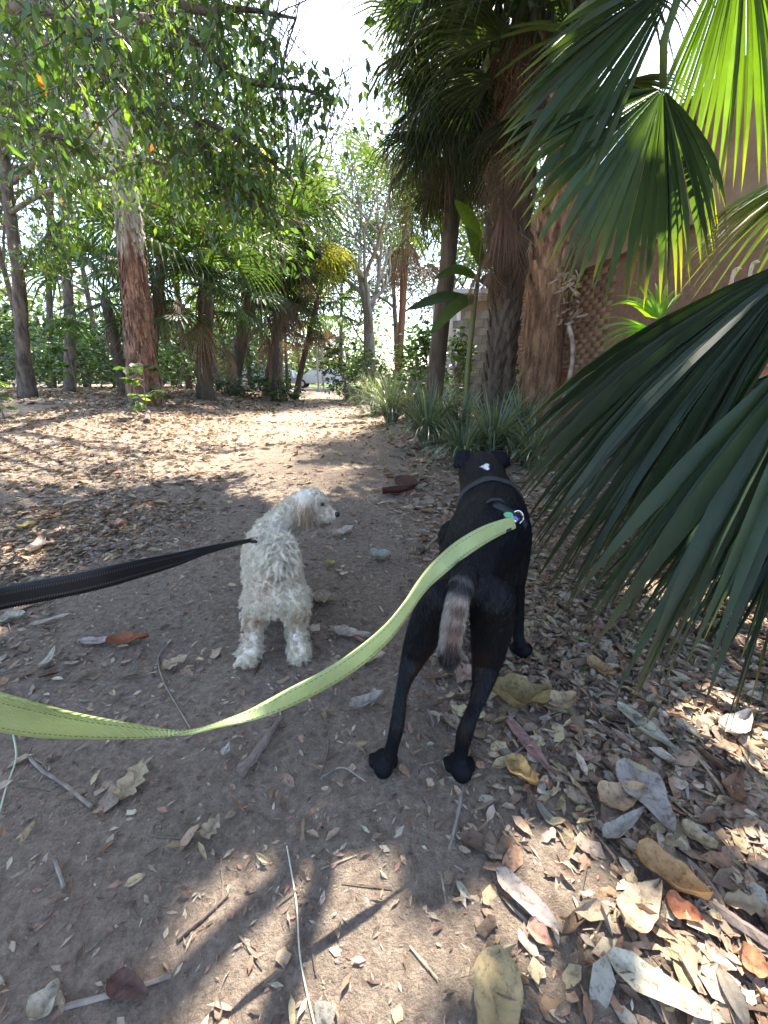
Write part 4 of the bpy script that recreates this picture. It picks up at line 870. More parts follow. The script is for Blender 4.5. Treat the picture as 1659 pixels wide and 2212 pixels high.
def mesh_arrays(me):
    V = np.empty(len(me.vertices)*3, np.float32); me.vertices.foreach_get('co', V); V = V.reshape(-1, 3).astype(float)
    NN = np.empty(len(me.vertices)*3, np.float32); me.vertices.foreach_get('normal', NN); return V, NN.reshape(-1, 3).astype(float)
def setcol(me, C):
    C = np.hstack([C, np.ones((len(C), 1))]).astype(np.float32); a = me.color_attributes.get('Col') or me.color_attributes.new('Col', 'FLOAT_COLOR', 'POINT'); a.data.foreach_set('color', C.ravel())
def sample(me, n):
    me.calc_loop_triangles(); T = np.empty(len(me.loop_triangles)*3, np.int32); me.loop_triangles.foreach_get('vertices', T); T = T.reshape(-1, 3); V, NN = mesh_arrays(me)
    A = np.linalg.norm(np.cross(V[T[:, 1]]-V[T[:, 0]], V[T[:, 2]]-V[T[:, 0]]), axis=1); ix = RNG.choice(len(T), n, p=A/A.sum()); a = RNG.random((n, 2)); fl = a.sum(1) > 1; a[fl] = 1-a[fl]; w = np.stack([1-a.sum(1), a[:, 0], a[:, 1]], 1)
    pos = np.einsum('nk,nkj->nj', w, V[T[ix]]); nor = unit(np.einsum('nk,nkj->nj', w, NN[T[ix]])); return pos, nor, T[ix][np.arange(n), w.argmax(1)]
def ribbons(paths, side, width, C):
    """paths (n,k,3) side (n,3) -> tapered ribbons"""
    n, k, _ = paths.shape; tp = np.linspace(1, .15, k)[None, :, None]*width[:, None, None]*.5
    V = np.stack([paths-side[:, None]*tp, paths+side[:, None]*tp], 2).reshape(n, 2*k, 3)
    q = np.array([[2*i, 2*i+1, 2*i+3, 2*i+2] for i in range(k-1)]); F = (q[None]+(np.arange(n)*2*k)[:, None, None]).reshape(-1, 4)
    return V.reshape(-1, 3), F, np.repeat(C, 2*k, axis=0)
def segdist(Q, A):
    """distance of points Q to polyline A and the parameter 0..1 along it"""
    best = np.full(len(Q), 9.0); par = np.zeros(len(Q)); m = len(A)-1
    for i in range(m):
        d = A[i+1]-A[i]; t = np.clip(((Q-A[i])@d)/(d@d), 0, 1); e = np.linalg.norm(Q-(A[i]+t[:, None]*d), axis=1); b = e < best; best[b] = e[b]; par[b] = (i+t[b])/m
    return best, par
# ---------------------------------------------------------------- black dog
tailc = [K(1006, 1238, .71, 27), K(994, 1275, .675, 26), K(984, 1320, .65, 26), K(975, 1370, .632, 26), K(970, 1415, .62, 25), K(971, 1432, .618, 19)]
hindL = [K(958, 1292, .73, 50), K(930, 1340, .745, 44), K(908, 1385, .75, 36), K(893, 1420, .745, 28), K(876, 1465, .71, 17), K(866, 1505, .68, 14), K(861, 1545, z=.140, r=16.5), K(856, 1575, z=.115, r=17), K(849, 1605, z=.08, r=15), K(841, 1635, z=.045, r=16)]
hindR = [K(1062, 1292, .73, 52), K(1062, 1345, .75, 48), K(1056, 1395, .755, 40), K(1050, 1435, .75, 32), K(1040, 1485, .71, 22), K(1027, 1525, .68, 16), K(1012, 1560, z=.135, r=17), K(1004, 1585, z=.11, r=19), K(998, 1612, z=.075, r=16), K(994, 1640, z=.04, r=17)]
def paw(u, v, w=1.0, dy=.0):
    c = Pz(u, v, .018); s = .024*w; out = [[(c.x, c.y, .024, s), (c.x, c.y+.03, .019, s*.8)]]
    for k in (-1.5, -.5, .5, 1.5): out.append([(c.x+k*.0155*w, c.y+.026-.007*abs(k), .016, .0115*w), (c.x+k*.0175*w, c.y+.050-.010*abs(k), .012, .010*w)])
    return out
chains = [[K(1008, 1258, .76, 62), K(1012, 1232, .80, 66), K(1020, 1200, .87, 72), K(1040, 1172, .96, 84), K(1058, 1145, 1.05, 88), K(1060, 1110, 1.12, 74), K(1054, 1080, 1.19, 62), K(1047, 1050, 1.27, 53), K(1040, 1027, 1.36, 50), K(1036, 1020, 1.42, 46), K(1030, 1030, 1.50, 28)],
          [K(1040, 1225, .96, 74), K(1062, 1215, 1.06, 76), K(1070, 1170, 1.12, 70)],
          [K(1095, 1160, 1.03, 52), K(1105, 1210, 1.03, 38), K(1113, 1260, 1.03, 21), K(1119, 1310, 1.03, 14), K(1119, 1360, 1.025, 12.5), K(1122, 1392, z=.05, r=13)],
          [K(985, 1160, 1.06, 40), K(980, 1230, 1.05, 26), K(978, 1300, 1.04, 15), K(975, 1370, z=.06, r=13)],
          tailc, hindL, hindR,
          [K(1010, 990, 1.40, 17), K(998, 984, 1.40, 13), K(990, 993, 1.39, 9), K(984, 1008, 1.38, 5)], [K(1002, 990, 1.39, 13), K(994, 1003, 1.38, 9)],
          [K(1066, 990, 1.40, 17), K(1080, 984, 1.40, 12), K(1091, 991, 1.39, 10), K(1098, 1003, 1.38, 5)], [K(1076, 992, 1.39, 13), K(1087, 1004, 1.38, 9), K(1084, 1014, 1.38, 6)]]
for u, v, w in ((828, 1662, 1.0), (997, 1670, 1.05), (1130, 1408, 1.15), (972, 1382, 1.1)): chains += paw(u, v, w)
bdc = (.17, .95, 0)
bd = thing('black_dog', 'black short haired dog seen from behind pulling on a lime green lead', 'dog', bdc)
me = body_mesh('body', chains, .005, 4); V, NN = mesh_arrays(me)
TC = np.array(tailc)[:, :3]; td, tp_ = segdist(V, TC)
def bd_col(Q, rng):
    C = np.tile(np.array([.0048, .0054, .0078]), (len(Q), 1)); td, tp_ = segdist(Q, TC)
    u, v = proj(Q)
    for hl, sgn in ((hindL, 1), (hindR, -1)):                       # rusty inner sides of the hind legs
        A = np.array(hl)[2:7, :3]; d, t = segdist(Q, A); i = np.clip((t*4).astype(int), 0, 3); c = A[i]+(t*4-i)[:, None]*(A[i+1]-A[i]); inner = (Q[:, 0]-c[:, 0])*sgn
        w = (sm(inner, -.004, .012)*sm(-d, -.06, -.03))[:, None]*.75; C = C*(1-w)+np.array([.016, .009, .006])*w
    tail = td < np.where(tp_ < .2, .0262, .031)
    t = tp_+rng.normal(0, .008, len(Q))
    bands = [(0, (.009, .009, .011)), (.10, (.010, .010, .012)), (.14, (.09, .088, .09)), (.19, (.012, .012, .014)), (.25, (.06, .055, .055)), (.32, (.30, .25, .21)), (.40, (.11, .058, .038)), (.47, (.30, .225, .18)), (.54, (.12, .055, .033)), (.61, (.24, .16, .12)), (.68, (.06, .027, .018)), (.75, (.03, .017, .015)), (.82, (.012, .011, .012)), (.93, (.014, .014, .016)), (1, (.06, .06, .065))]
    bc = np.stack([np.interp(t, [b[0] for b in bands], [b[1][k] for b in bands]) for k in range(3)], 1)
    side = (Q[:, 0]-np.interp(tp_, np.linspace(0, 1, len(TC)), TC[:, 0])); edge = sm(np.abs(side), .008, .022)[:, None]*sm(t, .22, .3)[:, None]*sm(-t, -.8, -.7)[:, None]*.7
    bc = bc*.72; bc = bc*(1-edge)+np.array([.32, .285, .25])*edge; C[tail] = bc[tail]
    star = inside(u, v, [(1036, 1008), (1046, 1004), (1050, 1000), (1057, 1003), (1055, 1008), (1058, 1012), (1052, 1016), (1046, 1011)]) & (Q[:, 1] < 1.40) & (Q[:, 1] > 1.2)
    C[star] = (.75, .74, .72); return C
setcol(me, bd_col(V, RNG)); me.transform(Matrix.Translation(-Vector(bdc)))
m_bf = mat_attr('black_skin', .6, 0, spec=.10); m_bc = mat_attr('black_coat', .45, 0, spec=.28); bd_body = link('body', me, m_bf, bd)
pos, nor, vi = sample(me, 60000); pos_w = pos+np.array(bdc)
td, tp_ = segdist(pos_w, TC); tail = td < np.where(tp_ < .2, .0262, .031); u_, v_ = proj(pos_w)
flow = np.tile(np.array([-.25, -.9, -.35]), (len(pos), 1)); lw = sm(-pos_w[:, 2], -.42, -.22)[:, None]; flow = flow*(1-lw)+np.array([0, -.15, -1.0])*lw; flow[tail] = (-.15, -.2, -1)
flow = flow+RNG.normal(0, .12, flow.shape); fl = unit(flow-nor*np.sum(flow*nor, 1, keepdims=True)); Ln = np.where(tail, .013, .011)*(.6+.8*RNG.random(len(pos))); lift = np.where(tail, .30, .10)[:, None]
k = 3; path = np.stack([pos+nor*.0002+(fl*(1-lift*.3)+nor*lift*(1-.4*i/(k-1)))*Ln[:, None]*i/(k-1) for i in range(k)], 1)
side = unit(np.cross(fl, nor)+nor*RNG.normal(0, .35, (len(pos), 1))); Cc = bd_col(pos_w, RNG)*(.6+.9*RNG.random((len(pos), 1)))
hi = pos_w[:, 2] > .055; v_, f_, c_ = ribbons(path[hi], side[hi], np.where(tail, .0012, .0008)[hi], Cc[hi])
tag(link('coat', mesh_np('coat', v_, f_, c_), m_bc, bd), None, None, None, 'stuff')
m_blk = mat_plain('black_webbing', (.010, .010, .012), .7); m_chrome = mat_plain('chrome', (.75, .75, .77), .18, 1.0)
# harness: a neck band and a back strap
def band(name, pts, w, th, mat, parent, nrm=None):
    S = spline(pts, 40); V = []; F = []
    for i in range(40):
        p_ = Vector(S[i]); d = Vector(S[(i+1) % 40]-S[i-1]).normalized(); n_ = (p_-nrm).normalized(); n_ = (n_-d*n_.dot(d)).normalized(); s = d.cross(n_)
        V += [p_-s*w+n_*th, p_+s*w+n_*th, p_+s*w-n_*th, p_-s*w-n_*th]
    for i in range(39):
        for k in range(4): F.append((4*i+k, 4*i+(k+1) % 4, 4*i+4+(k+1) % 4, 4*i+4+k))
    return link(name, mesh_np(name, off(np.array([list(v) for v in V]), parent), F, None, True), mat, parent)
c0 = Vector(K(1056, 1112, 1.15)[:3]); ring = []
ax = (Vector(K(1047, 1060, 1.25)[:3])-Vector(K(1062, 1130, 1.08)[:3])).normalized(); e1 = ax.cross(Vector((0, 0, 1))).normalized(); e2 = e1.cross(ax)
for k in range(25):
    a = 2*math.pi*k/24; ring.append(c0+e1*math.cos(a)*.112+e2*math.sin(a)*.118+ax*.02*math.sin(a))
from mathutils.bvhtree import BVHTree
bme = bd_body.data; BV = BVHTree.FromPolygons([tuple(v.co+Vector(bdc)) for v in bme.vertices], [tuple(p.vertices) for p in bme.polygons])
def skin(p_, c, o=.004):
    d = (p_-c).normalized(); h = BV.ray_cast(c+d*.4, -d); return (h[0]+d*o) if h[0] else p_
def front(u, v, Y, gap=.006):
    d = ray(u, v).normalized(); h = BV.ray_cast(Vector((0, 0, CAMH)), d)
    if h[0] is None: return Y
    return min(Y, h[0].y-gap)
ring = [skin(p_, c0, .003) for p_ in ring]
band('harness_strap', ring, .014, .0035, m_blk, bd, c0)
band('harness_strap', [P(u, v, front(u, v, 1.3, .004)) for u, v in ((1065, 1090), (1085, 1100), (1105, 1112), (1122, 1122), (1136, 1140))], .012, .003, m_blk, bd, c0-e2*.1)
mb = MB(); q = P(1068, 1088, front(1068, 1088, 1.2, .004)); mb.tube(spline([q+Vector((-.02, 0, 0)), q+Vector((-.01, -.005, .012)), q+Vector((.012, -.005, .012)), q+Vector((.025, 0, 0))], 8), [.005]*8, 7); mb.build('harness_loop', m_blk, bd, True)
mb = MB(); q = P(1119, 1117, front(1119, 1117, 1.05, .012)); rg = [q+Vector((math.cos(a)*.014, math.sin(a)*.006, math.sin(a)*.016)) for a in np.linspace(0, 2*math.pi, 17)]; mb.tube(rg, [.0022]*17, 6); mb.build('metal_ring', m_chrome, bd, True)
for (u, v, Y, col, nm, rx) in ((1098, 1114, front(1098, 1114, 1.05, .010), (.10, .34, .15), 'green_tag', .013), (1110, 1122, front(1110, 1122, 1.05, .014), (.06, .14, .50), 'blue_tag', .011)):
    c = P(u, v, Y); V = [c+Vector((math.cos(a)*rx, math.sin(a)*rx*.5, math.sin(a)*rx*.55+s*.0012)) for s in (-1, 1) for a in np.linspace(0, 2*math.pi, 16, endpoint=False)]
    F = [tuple(range(16))[::-1], tuple(range(16, 32))]+[(k, (k+1) % 16, 16+(k+1) % 16, 16+k) for k in range(16)]; mb = MB(); mb.add(V, F); mb.build(nm, mat_plain(nm, col, .3), bd)
# ---------------------------------------------------------------- white dog
wdc = (-.33, 1.2, 0); wd = thing('white_dog', 'curly cream white dog with tan ear looking right, on a black lead', 'dog', wdc)
wtail = [K(600, 1225, 1.06, 18), K(606, 1205, 1.05, 16), K(606, 1182, 1.06, 15), K(596, 1166, 1.09, 14), K(580, 1164, 1.12, 12)]
wearc = [K(655, 1072, 1.40, 12), K(658, 1092, 1.375, 15), K(660, 1110, 1.37, 13)]
wch = [[K(596, 1278, 1.07, 50), K(596, 1256, 1.10, 55), K(592, 1226, 1.16, 54), K(586, 1205, 1.25, 56), K(584, 1190, 1.34, 54), K(590, 1162, 1.40, 46), K(606, 1136, 1.42, 36), K(630, 1112, 1.43, 32), K(658, 1090, 1.43, 33), K(672, 1086, 1.43, 33)],
       [K(585, 1240, 1.25, 54), K(582, 1240, 1.35, 52)],
       [K(672, 1086, 1.43, 33), K(690, 1104, 1.42, 26), K(705, 1110, 1.41, 20), K(716, 1113, 1.405, 14)], [K(690, 1118, 1.42, 15), K(708, 1128, 1.415, 9)], [K(640, 1118, 1.43, 24), K(675, 1112, 1.43, 22)],
       wtail, wearc,
       [K(562, 1288, 1.06, 34), K(551, 1325, 1.07, 25), K(548, 1355, 1.05, 19), K(546, 1385, 1.02, 17), K(541, 1408, z=.045, r=19)],
       [K(632, 1288, 1.06, 34), K(640, 1325, 1.07, 24), K(641, 1355, 1.055, 19), K(642, 1385, 1.03, 17), K(645, 1403, z=.045, r=19)],
       [K(535, 1418, z=.025, r=19), K(524, 1424, z=.018, r=14)], [K(646, 1410, z=.025, r=20), K(652, 1409, z=.02, r=15)],
       [K(560, 1240, 1.37, 26), K(556, 1290, 1.38, 18), K(555, 1320, z=.03, r=16)], [K(618, 1240, 1.35, 26), K(625, 1290, 1.34, 17), K(632, 1325, z=.03, r=15)]]
me = body_mesh('body', wch, .006, 5); V, NN = mesh_arrays(me)
TAN = [(K(545, 1345, 1.03)[:3], .038, .6), (K(645, 1340, 1.035)[:3], .034, .5), (K(575, 1258, 1.02)[:3], .05, .4), (K(610, 1240, 1.03)[:3], .03, .35), (K(665, 1100, 1.36)[:3], .06, .55), (K(655, 1125, 1.37)[:3], .045, .75), (K(712, 1100, 1.40)[:3], .03, .5), (K(580, 1200, 1.1)[:3], .03, .35), (K(640, 1330, 1.03)[:3], .02, .4)]
def wd_col(Q):
    C = np.tile(np.array([.90, .80, .655]), (len(Q), 1))
    for c, s, w in TAN: k = (w*np.exp(-np.sum((Q-np.array(c))**2, 1)/(2*(s*.6)**2)))[:, None]; C = C*(1-k)+np.array([.45, .27, .13])*k
    mouth = np.exp(-np.sum(((Q-np.array(K(703, 1133, 1.40)[:3]))/np.array([.028, .03, .008]))**2, 1))[:, None]*.95; C = C*(1-mouth)+np.array([.05, .03, .025])*mouth
    eye = np.exp(-np.sum((Q-np.array(K(696, 1090, 1.385)[:3]))**2, 1)/(2*.008**2))[:, None]*.7; C = C*(1-eye)+np.array([.13, .07, .04])*eye
    an = np.exp(-np.sum((Q-np.array(K(612, 1252, 1.02)[:3]))**2, 1)/(2*.010**2))[:, None]*.5; return C*(1-an)+np.array([.12, .08, .07])*an
setcol(me, wd_col(V)*.95); me.transform(Matrix.Translation(-Vector(wdc))); m_wf = mat_attr('curly_coat', .85, 140, .8, .006, .2); link('body', me, m_wf, wd)
pos, nor, vi = sample(me, 62000); keep_ = np.ones(len(pos), bool)
for cp, cr_ in ((K(728, 1111, 1.40)[:3], .017), (K(697, 1088, 1.383)[:3], .010), (K(706, 1131, 1.40)[:3], .012)): keep_ &= np.linalg.norm(pos+np.array(wdc)-np.array(cp), axis=1) > cr_
pos, nor = pos[keep_], nor[keep_]; pos2, nor2, _ = sample(me, 260000); dt2, pt2 = segdist(pos2+np.array(wdc), np.array(wtail)[:, :3]); t2_ = np.flatnonzero((dt2 < .026) & (pt2 > .15))[:5200]
pos = np.vstack([pos, pos2[t2_]]); nor = np.vstack([nor, nor2[t2_]]); n = len(pos); W_ = pos+np.array(wdc); WT = np.array(wtail)[:, :3]; WE = np.array(wearc)[:, :3]; dt, pt = segdist(W_, WT); de, pe = segdist(W_, WE)
tail = (dt < .030) & (pt > .15); ear = (de < .030) & (nor[:, 1] < .5)
face = np.linalg.norm(W_-np.array(K(708, 1110, 1.41)[:3]), axis=1) < .045; skull = np.linalg.norm(W_-np.array(K(668, 1075, 1.43)[:3]), axis=1) < .055
Ln = np.where(tail, .046, np.where(ear, .042, np.where(face, .010, np.where(skull, .013, .019))))*(.7+.5*RNG.random(n))
kc = 3200; ci = RNG.choice(n, kc, replace=False); near_i = np.empty(n, int)
for a in range(0, n, 4000):
    d2 = ((W_[a:a+4000, None, :]-W_[ci][None])**2).sum(2); near_i[a:a+4000] = d2.argmin(1)
cidx = ci[near_i]; grav = np.array([0, -.1, -1.0])
gw = np.where(tail, .35, np.where(ear, 3.0, .45))[:, None]
rnd = RNG.normal(0, 1, (kc, 3)); dirc = unit(nor[cidx]*1.0+grav*gw+rnd[near_i]*np.where(tail, .7, np.where(ear, .18, .45))[:, None])
tipc = W_[cidx]+dirc*Ln[cidx][:, None]; tip = W_+dirc*Ln[:, None]; tip = tip*.55+tipc*.45
ph = RNG.uniform(0, 6.28, kc)[near_i]; cr = np.where(ear, .0018, np.where(tail, .006, .0036)); turns = np.where(ear, 1.2, np.where(tail, 1.1, 1.6))
s1 = unit(np.cross(dirc, np.array([.3, .5, .8]))); s2 = np.cross(dirc, s1); kk = 6; path = []
for i in range(kk):
    t = i/(kk-1); a = ph+t*turns*6.28; sag = np.where(tail, -.018, -.004)*t*t
    path.append(W_*(1-t)+tip*t+(s1*np.cos(a)[:, None]+s2*np.sin(a)[:, None])*(cr*min(1, t*2))[:, None]+np.array([0, 0, 1.0])[None]*sag[:, None])
path = np.stack(path, 1)-np.array(wdc)[None, None]; path[:, :, 2] = np.maximum(path[:, :, 2], .001)
Cc = wd_col(W_)*(.78+.40*RNG.random((n, 1))); Cc[tail] = np.array([.93, .84, .71])*(.85+.3*RNG.random((tail.sum(), 1)))
v_, f_, c_ = ribbons(path, unit(s1+RNG.normal(0, .6, (n, 3))), np.where(face | skull, .0012, .0016)*np.ones(n), np.clip(Cc, 0, .93))
m_wool = mat_leaf('cream_wool', None, .8, .4, (1, 1, 1), .10, 60, .2); tag(link('curly_coat', mesh_np('curly_coat', v_, f_, c_), m_wool, wd), None, None, None, 'stuff')
m_nose = mat_plain('wet_nose', (.012, .011, .012), .3)
mb = MB(); c = Vector(K(727, 1111, 1.40)[:3]); mb.add([c+Vector(v*np.array([.013, .012, .011])) for v in ICV], [tuple(f) for f in ICF]); mb.build('nose', m_nose, wd, True)
mb = MB(); c = Vector(K(697, 1089, 1.378)[:3]); mb.add([c+Vector(v*np.array([.008, .008, .008])) for v in ICV], [tuple(f) for f in ICF]); mb.build('eye', m_nose, wd, True)
mb = MB(); c = Vector(K(704, 1131, 1.405)[:3]); mb.add([c+Vector(v*np.array([.024, .012, .006])) for v in ICV], [tuple(f) for f in ICF]); mb.build('lip', mat_plain('dark_lip', (.035, .018, .018), .4), wd, True)
hc = Vector(K(585, 1190, 1.30)[:3]); ring = [hc+Vector((math.cos(a)*.105, .02*math.sin(a), math.sin(a)*.10)) for a in np.linspace(0, 2*math.pi, 25)]; ring = [p_ for p_ in ring if p_.z < hc.z+.02]; band('harness_strap', [hc+(p_-hc)*.78 for p_ in ring[1:]], .011, .003, m_blk, wd, hc)
mb = MB(); c = P(553, 1168, 1.16); mb.box(c, (.012, .012, .008), Matrix.Rotation(.4, 3, 'Y')); mb.build('harness_buckle', m_blk, wd)
# ================================================================== leads
def ribbon(root, name, edges, mat, nseg=90, th=.0016, ridge=0, col=None):
    A = spline([tuple(P(e[0], e[1], e[4])) for e in edges], nseg); B = spline([tuple(P(e[2], e[3], e[4]+(e[5] if len(e) > 5 else 0))) for e in edges], nseg)
    V = []; F = []; m = 5
    for i in range(nseg):
        d = Vector(A[min(i+1, nseg-1)]-A[max(i-1, 0)]).normalized(); s = Vector(B[i]-A[i]); n_ = s.cross(d).normalized() if s.length > 1e-6 else Vector((0, 0, 1))
        off_ = (ridge*(1 if i % 2 else -1)) if ridge else 0
        for sg in (1, -1):
            for k in range(m): V.append(Vector(A[i])+s*(k/(m-1))+n_*(sg*th+off_))
    for i in range(nseg-1):
        a = i*2*m; b = a+2*m
        for k in range(m-1): F += [(a+k, a+k+1, b+k+1, b+k), (a+m+k+1, a+m+k, b+m+k, b+m+k+1)]
        F += [(a, b, b+m, a+m), (a+m-1, a+2*m-1, b+2*m-1, b+m-1)]
    return link(name, mesh_np(name, off(np.array([list(v) for v in V]), root), F, None, True), mat, root), A, B
m, t, b_, o_ = nodes('lime_webbing'); vec = coords(t); wv = N(t, 'ShaderNodeTexWave'); wv.inputs['Scale'].default_value = 160; wv.bands_direction = 'X'; t.links.new(vec, wv.inputs[0]); nz = tex(t, vec, 30, 3)
nd = tex(t, vec, 9, 6, .7); t.links.new(colmix(t, colmix(t, (.50, .60, .25), (.66, .74, .35), nz.outputs[0]), ramp(t, nd.outputs[0], [(.3, (.72, .70, .66)), (.6, (1, 1, 1))]), 1.0, 'MULTIPLY'), b_.inputs['Base Color']); b_.inputs['Roughness'].default_value = .55; bump(t, b_, wv.outputs[1], .8, .002)
tr = N(t, 'ShaderNodeBsdfTranslucent'); tr.inputs[0].default_value = (.55, .7, .15, 1); mx = N(t, 'ShaderNodeMixShader'); mx.inputs[0].default_value = .2; t.links.new(b_.outputs[0], mx.inputs[1]); t.links.new(tr.outputs[0], mx.inputs[2]); t.links.new(mx.outputs[0], o_.inputs[0]); m_lime = m
YE = [(-60, 1476, -60, 1566, .235, .015), (0, 1498, 0, 1578, .245, .015), (80, 1520, 80, 1590, .262, .012), (160, 1541, 160, 1594, .285, .01), (250, 1558, 250, 1595, .315, .006), (340, 1572, 340, 1592, .355, .0), (410, 1578, 410, 1585, .39, -.008), (470, 1562, 472, 1570, .42, -.012), (540, 1532, 548, 1556, .455, -.008), (620, 1490, 632, 1524, .49, 0), (700, 1448, 714, 1482, .525, 0), (770, 1402, 786, 1434, .56, .004), (830, 1352, 846, 1378, .595, .008), (872, 1302, 888, 1320, .63, .008), (902, 1256, 922, 1274, .665, .004), (935, 1214, 962, 1238, .70, 0), (985, 1170, 1010, 1200, .76, 0), (1040, 1138, 1056, 1170, .84, 0), (1085, 1122, 1094, 1150, .92, 0), (1108, 1117, 1114, 1141, .965, 0)]
YE = [(a, b, c, d, min(front(a, b, Y), front(c, d, Y+o3)-o3), o3) for a, b, c, d, Y, o3 in YE]
yl = thing('lime_lead', 'lime green webbing lead curving across to the black dog', 'lead', P(-40, 1540, .25)); rb, A, B = ribbon(yl, 'webbing', YE, m_lime, 140)
m_st = mat_plain('stitching', (.12, .16, .06), .8)
for f in (.16, .84):                                              # two rows of stitching along the strap
    mb = MB()
    for i in range(8, 128, 1):
        a = Vector(A[i])*(1-f)+Vector(B[i])*f; c = Vector(A[i+1])*(1-f)+Vector(B[i+1])*f; s = Vector(B[i]-A[i]); n_ = s.cross(c-a).normalized(); w = s.normalized()*.0006
        for sg in (1, -1):
            e = a.lerp(c, .55); o3 = n_*(.0021*sg); mb.add([a-w+o3, a+w+o3, e+w+o3, e-w+o3], [(0, 1, 2, 3)])
    mb.build('stitching', m_st, yl)
q = [P(u, v, Y) for u, v, Y in [(a, b, front(a, b, .95, .008)) for a, b in ((1086, 1121), (1096, 1120), (1103, 1146), (1093, 1151))]]; nn = (q[1]-q[0]).cross(q[3]-q[0]).normalized()*.004
mb = MB(); mb.add([p_-nn for p_ in q]+[p_+nn for p_ in q], [(0, 1, 2, 3)[::-1], (4, 5, 6, 7), (0, 1, 5, 4), (1, 2, 6, 5), (2, 3, 7, 6), (3, 0, 4, 7)]); mb.build('keeper', m_blk, yl)
mb = MB(); mb.tube(spline([P(u, v, front(u, v, 1.0, .012)) for u, v in ((1106, 1130), (1113, 1126), (1122, 1119), (1127, 1112), (1122, 1107), (1115, 1112))], 14), [.004, .004, .0035, .003]+[.0025]*10, 7); mb.build('snap_hook', m_chrome, yl, True)
mb = MB(); c = P(1110, 1128, front(1110, 1128, 1.0, .014)); mb.tube([c, c+Vector((.006, .002, .004))], [.005, .005], 8); mb.build('swivel', m_chrome, yl, True)
m, t, b_, o_ = nodes('black_ribbed'); b_.inputs['Base Color'].default_value = (.010, .010, .012, 1); b_.inputs['Roughness'].default_value = .6; M['ribbed'] = m
KE = [(-60, 1282, -60, 1332, .42), (0, 1270, 0, 1316, .45), (80, 1254, 82, 1300, .48), (160, 1240, 162, 1284, .51), (235, 1223, 238, 1266, .55), (310, 1207, 313, 1244, .62), (380, 1194, 382, 1222, .72), (440, 1181, 441, 1199, .85), (500, 1170, 501, 1181, 1.0), (552, 1161, 553, 1169, 1.15)]
kl = thing('black_lead', 'black ribbed bungee lead stretched from the left edge to the white dog', 'lead', P(-40, 1300, .43)); rb, A, B = ribbon(kl, 'webbing', KE, M['ribbed'], 260, .0022, .0012)
m_gs = mat_plain('grey_stitch', (.07, .07, .08), .6)
for f in (.24, .76):
    mb = MB()
    for i in range(2, 190, 2):
        a = Vector(A[i])*(1-f)+Vector(B[i])*f; c = Vector(A[i+1])*(1-f)+Vector(B[i+1])*f; s = Vector(B[i]-A[i]); n_ = s.cross(c-a).normalized(); w = s*.06
        for sg in (1, -1): e = a.lerp(c, .8); o3 = n_*(.0036*sg); mb.add([a-w+o3, a+w+o3, e+w+o3, e-w+o3], [(0, 1, 2, 3)])
    mb.build('stitching', m_gs, kl)
mb = MB(); c = P(548, 1165, 1.14); mb.tube([c-Vector((.01, 0, 0)), c+Vector((.015, .02, -.004))], [.006, .004], 8); mb.build('snap_hook', m_blk, kl, True)

# ================================================================== fallen leaves
BROWN = [(.34, .26, .19), (.42, .33, .25), (.26, .18, .13), (.35, .245, .165), (.50, .42, .31), (.17, .12, .085), (.40, .305, .215), (.34, .31, .25), (.45, .37, .22), (.33, .20, .125)]
def density(x, y):
    o = x-pathx(y); n = fbm(x*1.5, y*1.5, 71); w = .55+.25*sm(y, 2, 6)
    left = sm(-o-w+(n-.5)*.9, -.1, .9); right = sm(o-(.32+.45*sm(y, 1.5, 5))+(n-.5)*.5, -.1, .5)
    return np.clip(np.maximum(left, right), .06+.24*sm(y, 2.5, 5), 1)*(.55+.7*n)
def litter_pts(n, x0, x1, y0, y1):
    P_ = RNG.uniform((x0, y0), (x1, y1), (n, 2)); return P_[RNG.random(n) < density(P_[:, 0], P_[:, 1])]
def lay(P2, tilt, lift):
    n = len(P2); a = RNG.uniform(0, 6.28, n); d = np.stack([np.cos(a), np.sin(a), RNG.normal(0, tilt, n)], 1); return np.column_stack([P2, groundz(P2[:, 0], P2[:, 1])+lift]), rotmats(unit(d), RNG.normal(0, tilt*1.6, n))
def leafcols(n): return np.array(BROWN)[RNG.integers(0, len(BROWN), n)]*(.6+.75*RNG.random((n, 1)))
blocks = []
for n, x0, x1, y0, y1, sz in ((46000, -2.6, 2.6, .15, 2.6, .036), (12000, .1, 1.7, .2, 1.5, .044), (30000, -6, 4.5, 2.4, 8, .066), (24000, -13, 7, 7.5, 20, .11)):
    P2 = litter_pts(n, x0, x1, y0, y1); k = len(P2); T, R = lay(P2, .24, RNG.uniform(.001, .012, k)); s = sz*(.4+.6*RNG.random(k)+1.3*RNG.random(k)**5); S3 = np.stack([s, s*RNG.uniform(.22, .5, k), s*.4], 1); cc = leafcols(k); kind = RNG.choice(4, k, p=[.3, .3, .15, .25])
    for q, (tv, tf, wx) in enumerate(((np.array(LEAF_V)*np.array([1, 1, 1.4]), LEAF8_TRI, 1), (FRAG_V, FRAG_TRI, 1.5), (STRIP_V, STRIP_TRI, .8), (CURL_V, LEAF8_TRI, 1.1))):
        m_ = kind == q; S4 = S3[m_]*np.array([.75 if q == 1 else 1, wx, 1]); blocks.append(scatter(tv, tf, (T-R[:, :, 0]*s[:, None]*.5)[m_], R[m_], S4, cc[m_]))
Vt = []; Ft = []; Ct = []; q = 0
for v_, f_, c_ in blocks: Vt.append(v_); Ft.append(f_+q); Ct.append(c_); q += len(v_)
tag(link('leaf_litter', mesh_np('leaf_litter', np.vstack(Vt), np.vstack(Ft), np.vstack(Ct)), M['litter']), 'brown and tan leaf litter carpeting the woodland floor', 'leaf litter', None, 'stuff')
